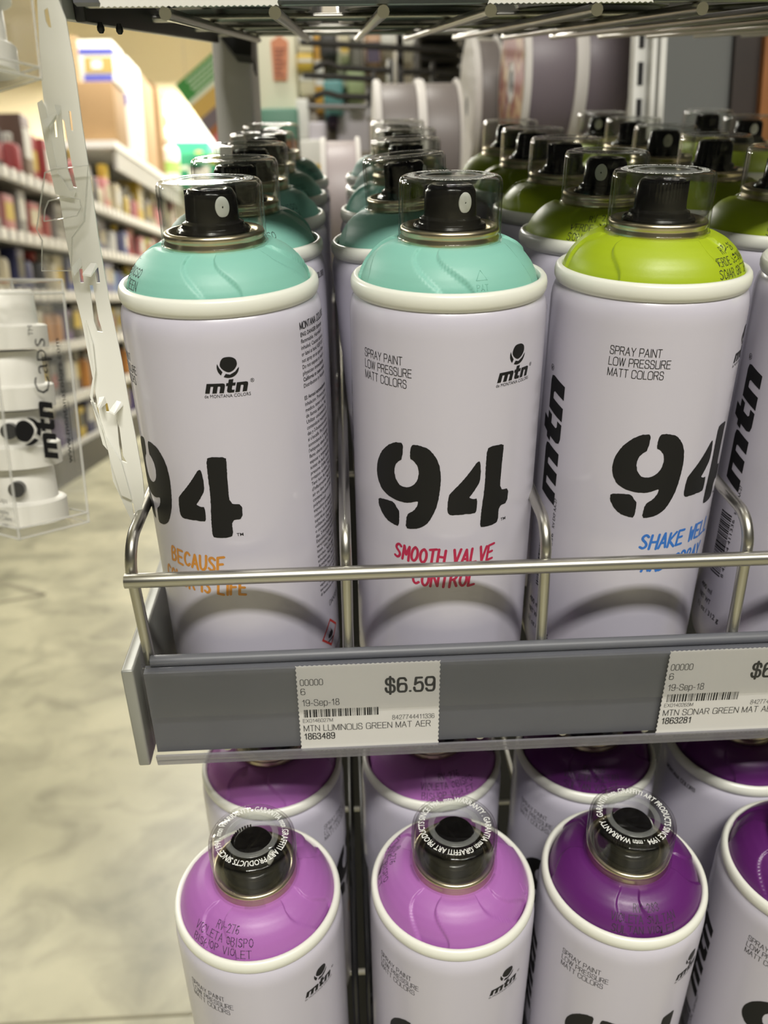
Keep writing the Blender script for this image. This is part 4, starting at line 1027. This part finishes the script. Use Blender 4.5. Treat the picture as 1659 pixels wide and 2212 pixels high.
# ------------------------------------------------------------------ the white clip strip and the packs of caps on it
def holed(outer, holes, fn, th, m, name, parent=None, label=None):
    """plate traced in the plane given by fn, with holes, thickness th along the tilted y axis"""
    loops = [outer]+holes; flatp = [p for l in loops for p in l]
    tris = tessellate_polygon([[Vector((x, y, 0)) for x, y in l] for l in loops])
    nrm = TILT.to_3x3() @ Vector((0, 1, 0)); n = len(flatp)
    A = [fn(x, y) for x, y in flatp]; B = [p+nrm*th for p in A]
    fs = [t if sgn(flatp, t) > 0 else tuple(t)[::-1] for t in tris]
    F = [tuple(f) for f in fs]+[tuple(i+n for i in f[::-1]) for f in fs]; o = 0
    for l in loops:
        k = len(l)
        for i in range(k): F.append((o+i, o+(i+1) % k, o+(i+1) % k+n, o+i+n))
        o += k
    t = MB(); t.add(A+B, F); bm = bmesh.new()
    bv = [bm.verts.new(v) for v in t.v]
    for f in t.f:
        try: bm.faces.new([bv[i] for i in f])
        except ValueError: pass
    bmesh.ops.recalc_face_normals(bm, faces=bm.faces[:]); t2 = MB(); t2.bm(bm)
    return t2.build(name, m, parent, False)
M_STRIP = mat('white_strip_plastic', (0.86, 0.86, 0.81), 0.35, 0, .1)
strip = thing('clip_strip', 'white plastic clip strip hanging at the left of the shelves', 'clip strip', Matrix())
YST = -.012
fs_ = lambda X, Y: at_s(X, Y, YST)
outer = [(74,-60),(112,-60),(126,0),(142,41),(160,140),(176,260),(195,385),(212,510),(235,646),(263,779),(279,874),(296,960),(308,1031),(312,1076),(302,1116),(290,1132),(283,1124),(262,1078),(244,1039),(234,975),(216,905),(206,847),(190,766),(180,711),(176,692),(163,640),(156,600),(149,551),(135,468),(115,350),(98,250),(90,180),(85,100),(80,0)]
holes = [[(115,254),(120,254),(124,296),(119,296)],[(148,240),(153,240),(158,282),(153,282)],[(133,256),(139,262),(152,340),(166,406),(158,404),(147,370),(140,320)],
         [(170,581),(178,581),(181,611),(173,611)],[(203,578),(212,578),(216,611),(208,611)],[(193,616),(201,616),(213,690),(222,718),(210,716),(203,695)],
         [(226,871),(232,871),(236,890),(229,890)],[(252,905),(258,925),(266,985),(275,1001),(263,996),(257,960)],[(95,22),(103,16),(111,60),(104,58),(98,45)],[(284,1086),(288,1088),(292,1110),(288,1112)]]
holed(outer, holes, fs_, .0006, M_STRIP, 'strip_plate', strip)
M_TAB = mat('white_tab_plastic', (0.80, 0.80, 0.75), 0.35, 0, .1)
for qd in (((94,260),(100,272),(119,258),(121,243)), ((155,577),(160,592),(177,570),(174,556)), ((178,591),(196,594),(211,573),(208,568),(196,568)), ((209,874),(214,882),(229,868),(226,856),(214,858)), ((236,887),(247,893),(265,873),(262,868),(252,865)), ((118,226),(124,246),(132,238),(131,228))):
    t = MB(); A = [at_s(X, Y, YST-.0035 if i < 2 else YST-.0002) for i, (X, Y) in enumerate(qd)]
    nrm = TILT.to_3x3() @ Vector((0, .2, .9)); B = [p-nrm*.0006 for p in A]; n = len(qd)
    t.add(A+B, [tuple(range(n)), tuple(range(2*n-1, n-1, -1))]+[(i, i+n, (i+1) % n+n, (i+1) % n) for i in range(n)])
    t.build('hook_tab', M_TAB, strip, False)
holed([(185,692),(200,742),(206,800),(200,860),(232,972),(222,960),(196,862),(194,855),(203,800)], [], lambda X, Y: at_s(X, Y, YST-.001), .0005, M_STRIP, 'hook_arm', strip)
holed([(90,216),(98,232),(110,300),(124,372),(150,412),(164,412),(160,428),(120,420),(100,330),(80,222)], [], lambda X, Y: at_s(X, Y, YST-.001), .0005, M_STRIP, 'hook_arm', strip)
holed([(195,866),(206,872),(226,940),(262,1000),(284,1080),(262,1070),(240,1000),(222,930)], [], lambda X, Y: at_s(X, Y, YST-.001), .0005, M_STRIP, 'hook_arm', strip)

M_BLIST = clear('clear_blister', (0.985, 0.985, 0.98), 1.4, 0.05, 0.03, (0.8, 0.8, 0.78))
M_EDGE = clear('blister_edge', (0.90, 0.90, 0.88), 1.6, 0.05, 0.30, (0.85, 0.85, 0.82))
M_WCAP = mat('white_cap_plastic', (0.90, 0.885, 0.83), 0.4)
def cap_box(label, corner, d1, d2, w1, w2, z0, z1, texts, tab=None):
    """clear box standing on the corner edge: d1 and d2 are the horizontal directions of its two near faces"""
    r = thing('cap_pack', label, 'blister pack', Matrix(), 'clear packs of white spray caps')
    c = Vector(corner); e1, e2 = Vector(d1), Vector(d2)
    def P(u, v, z): return (c.x+e1.x*u+e2.x*v, c.y+e1.y*u+e2.y*v, z)
    t = MB()
    for s in (0, .0004):
        p = [P(s, s, z0+s), P(w1-s, s, z0+s), P(w1-s, w2-s, z0+s), P(s, w2-s, z0+s), P(s, s, z1-s), P(w1-s, s, z1-s), P(w1-s, w2-s, z1-s), P(s, w2-s, z1-s)]
        f = [(0,3,2,1),(4,5,6,7),(0,1,5,4),(1,2,6,5),(2,3,7,6),(3,0,4,7)]
        t.add(p, f if s == 0 else [q[::-1] for q in f])
    t.build('clear_box', M_BLIST, r, False)
    t = MB(); cs = [(0,0),(w1,0),(w1,w2),(0,w2)]
    for i in range(4):
        a, b_ = cs[i], cs[(i+1) % 4]
        t.tube([P(*a, z0), P(*a, z1)], .00035, 6)
        for z in (z0, z1, z0+.0025, z1-.003): t.tube([P(*a, z), P(*b_, z)], .00032, 6)
    t.build('box_edge', M_EDGE, r)
    cx, cy, _ = P(w1*.5, w2*.5, 0)
    nn = 4; pitch = (z1-z0-.003)/nn
    for k in range(nn):
        zb = z0+.0016+pitch*k; R = min(w1, w2)*.49
        t = MB(); t.lathe([(0, zb), (R, zb), (R, zb+pitch*.36), (R*.96, zb+pitch*.38), (R*.80, zb+pitch*.40), (R*.76, zb+pitch*.90), (R*.70, zb+pitch*.95), (0, zb+pitch*.95)], 40, c=(cx, cy))
        o = t.build('spray_cap', M_WCAP, r)
        if k < 2:
            dv = (Vector((CAM_C.x-cx, CAM_C.y-cy, 0)).normalized()); side = Vector((-dv.y, dv.x, 0)); dv = (dv+side*-.25).normalized()
            t = MB(); t.tube([(cx+dv.x*R*.6, cy+dv.y*R*.6, zb+pitch*.66), (cx+dv.x*R*.98, cy+dv.y*R*.98, zb+pitch*.66)], .0019, 18); t.build('nozzle_hole', M_NOZ, o)
    t = MB()
    for sh, face in texts:
        if face == 1: t.flat(sh, lambda u, v: (c.x+e1.x*u-e2.x*.00012, c.y+e1.y*u-e2.y*.00012, v))
        else: t.flat(sh, lambda u, v: (c.x+e2.x*(w2-u)*1-e1.x*.00012, c.y+e2.y*(w2-u)-e1.y*.00012, v))
    if texts: t.build('printed_lettering', M_BLACK, r, False)
    return r
d1 = (math.sin(math.radians(39)), math.cos(math.radians(39))); d2 = (math.sin(math.radians(-51)), math.cos(math.radians(-51)))
zb, zt = .0932, .1525
uu = .0104
tx = [(xf(globe(.0033), .0056, .1181, PI/2), 1), (xf(letters_mtn(.0036), .0126, .1105, PI/2), 1), (xf(text2d("Caps", .0040, .0128, -0.012), .0126, .1265, PI/2), 1), (xf(text2d("TM", .0012), .0098, .1400, PI/2), 1),
      (xf(text2d("www.montanacolors.com", .0013, .030), .0163, .1090, PI/2), 1), (rect(.0168, .1090, .01692, .1240), 1),
      (xf(letters_mtn(.0013), .0085, .1015), 2), (xf(text2d("Caps", .0014, .0045, -.01), .0140, .1015), 2), (xf(text2d("fan nozzles", .0011), .0115, .0988), 2), (xf(text2d("Montana Colors", .0011), .0090, .0972), 2), (xf(text2d("caps", .0011), .0150, .0956), 2)]
cp = cap_box('clear pack of white spray caps lettered mtn Caps, hung on the clip strip', (-.0392, -.1212), d1, d2, .0190, .0215, zb, zt, tx)
cap_box('clear pack of white spray caps cut off by the top left corner', (-.0305-.0190*d1[0], -.095-.0190*d1[1]), d1, d2, .0190, .0215, .1987, .262, [])
# clear hang tab of the lettered pack
tabo = [(97,373),(116,366),(190,357),(188,400),(185,443),(182,478),(156,514),(154,585),(90,585),(91,520),(79,495),(84,462),(90,420)]
tabh = [[(95,478),(97,453),(105,434),(125,429),(150,426),(172,430),(176,448),(166,466),(124,474)]]
tb = holed(tabo, tabh, lambda X, Y: at_s(X, Y, YST-.0022), .0003, M_BLIST, 'hang_tab', cp)
t = MB()
for lp in (tabo, tabh[0]):
    L = [at_s(X, Y, YST-.0022) for X, Y in lp]; t.tube(L+[L[0]], .00022, 6)
t.build('tab_edge', M_EDGE, cp)

for u in (30, 150):
    p = sp(u, 0); t = MB(); t.tube([(p.x, YS, p.z-.01), (p.x, YS, CEIL_Z)], .0008, 6); t.build('hanging_cord', M_HOOKL, sb)
b = MB(); b.box((.13, .50, .74), (1.5, 1.20, .77))  # added out of view to stop light coming in from behind the reels
tag(b.build('reel_light_block', M_GREY, None, False), 'unseen grey board added over the ribbon reels to block light', 'light blocker')
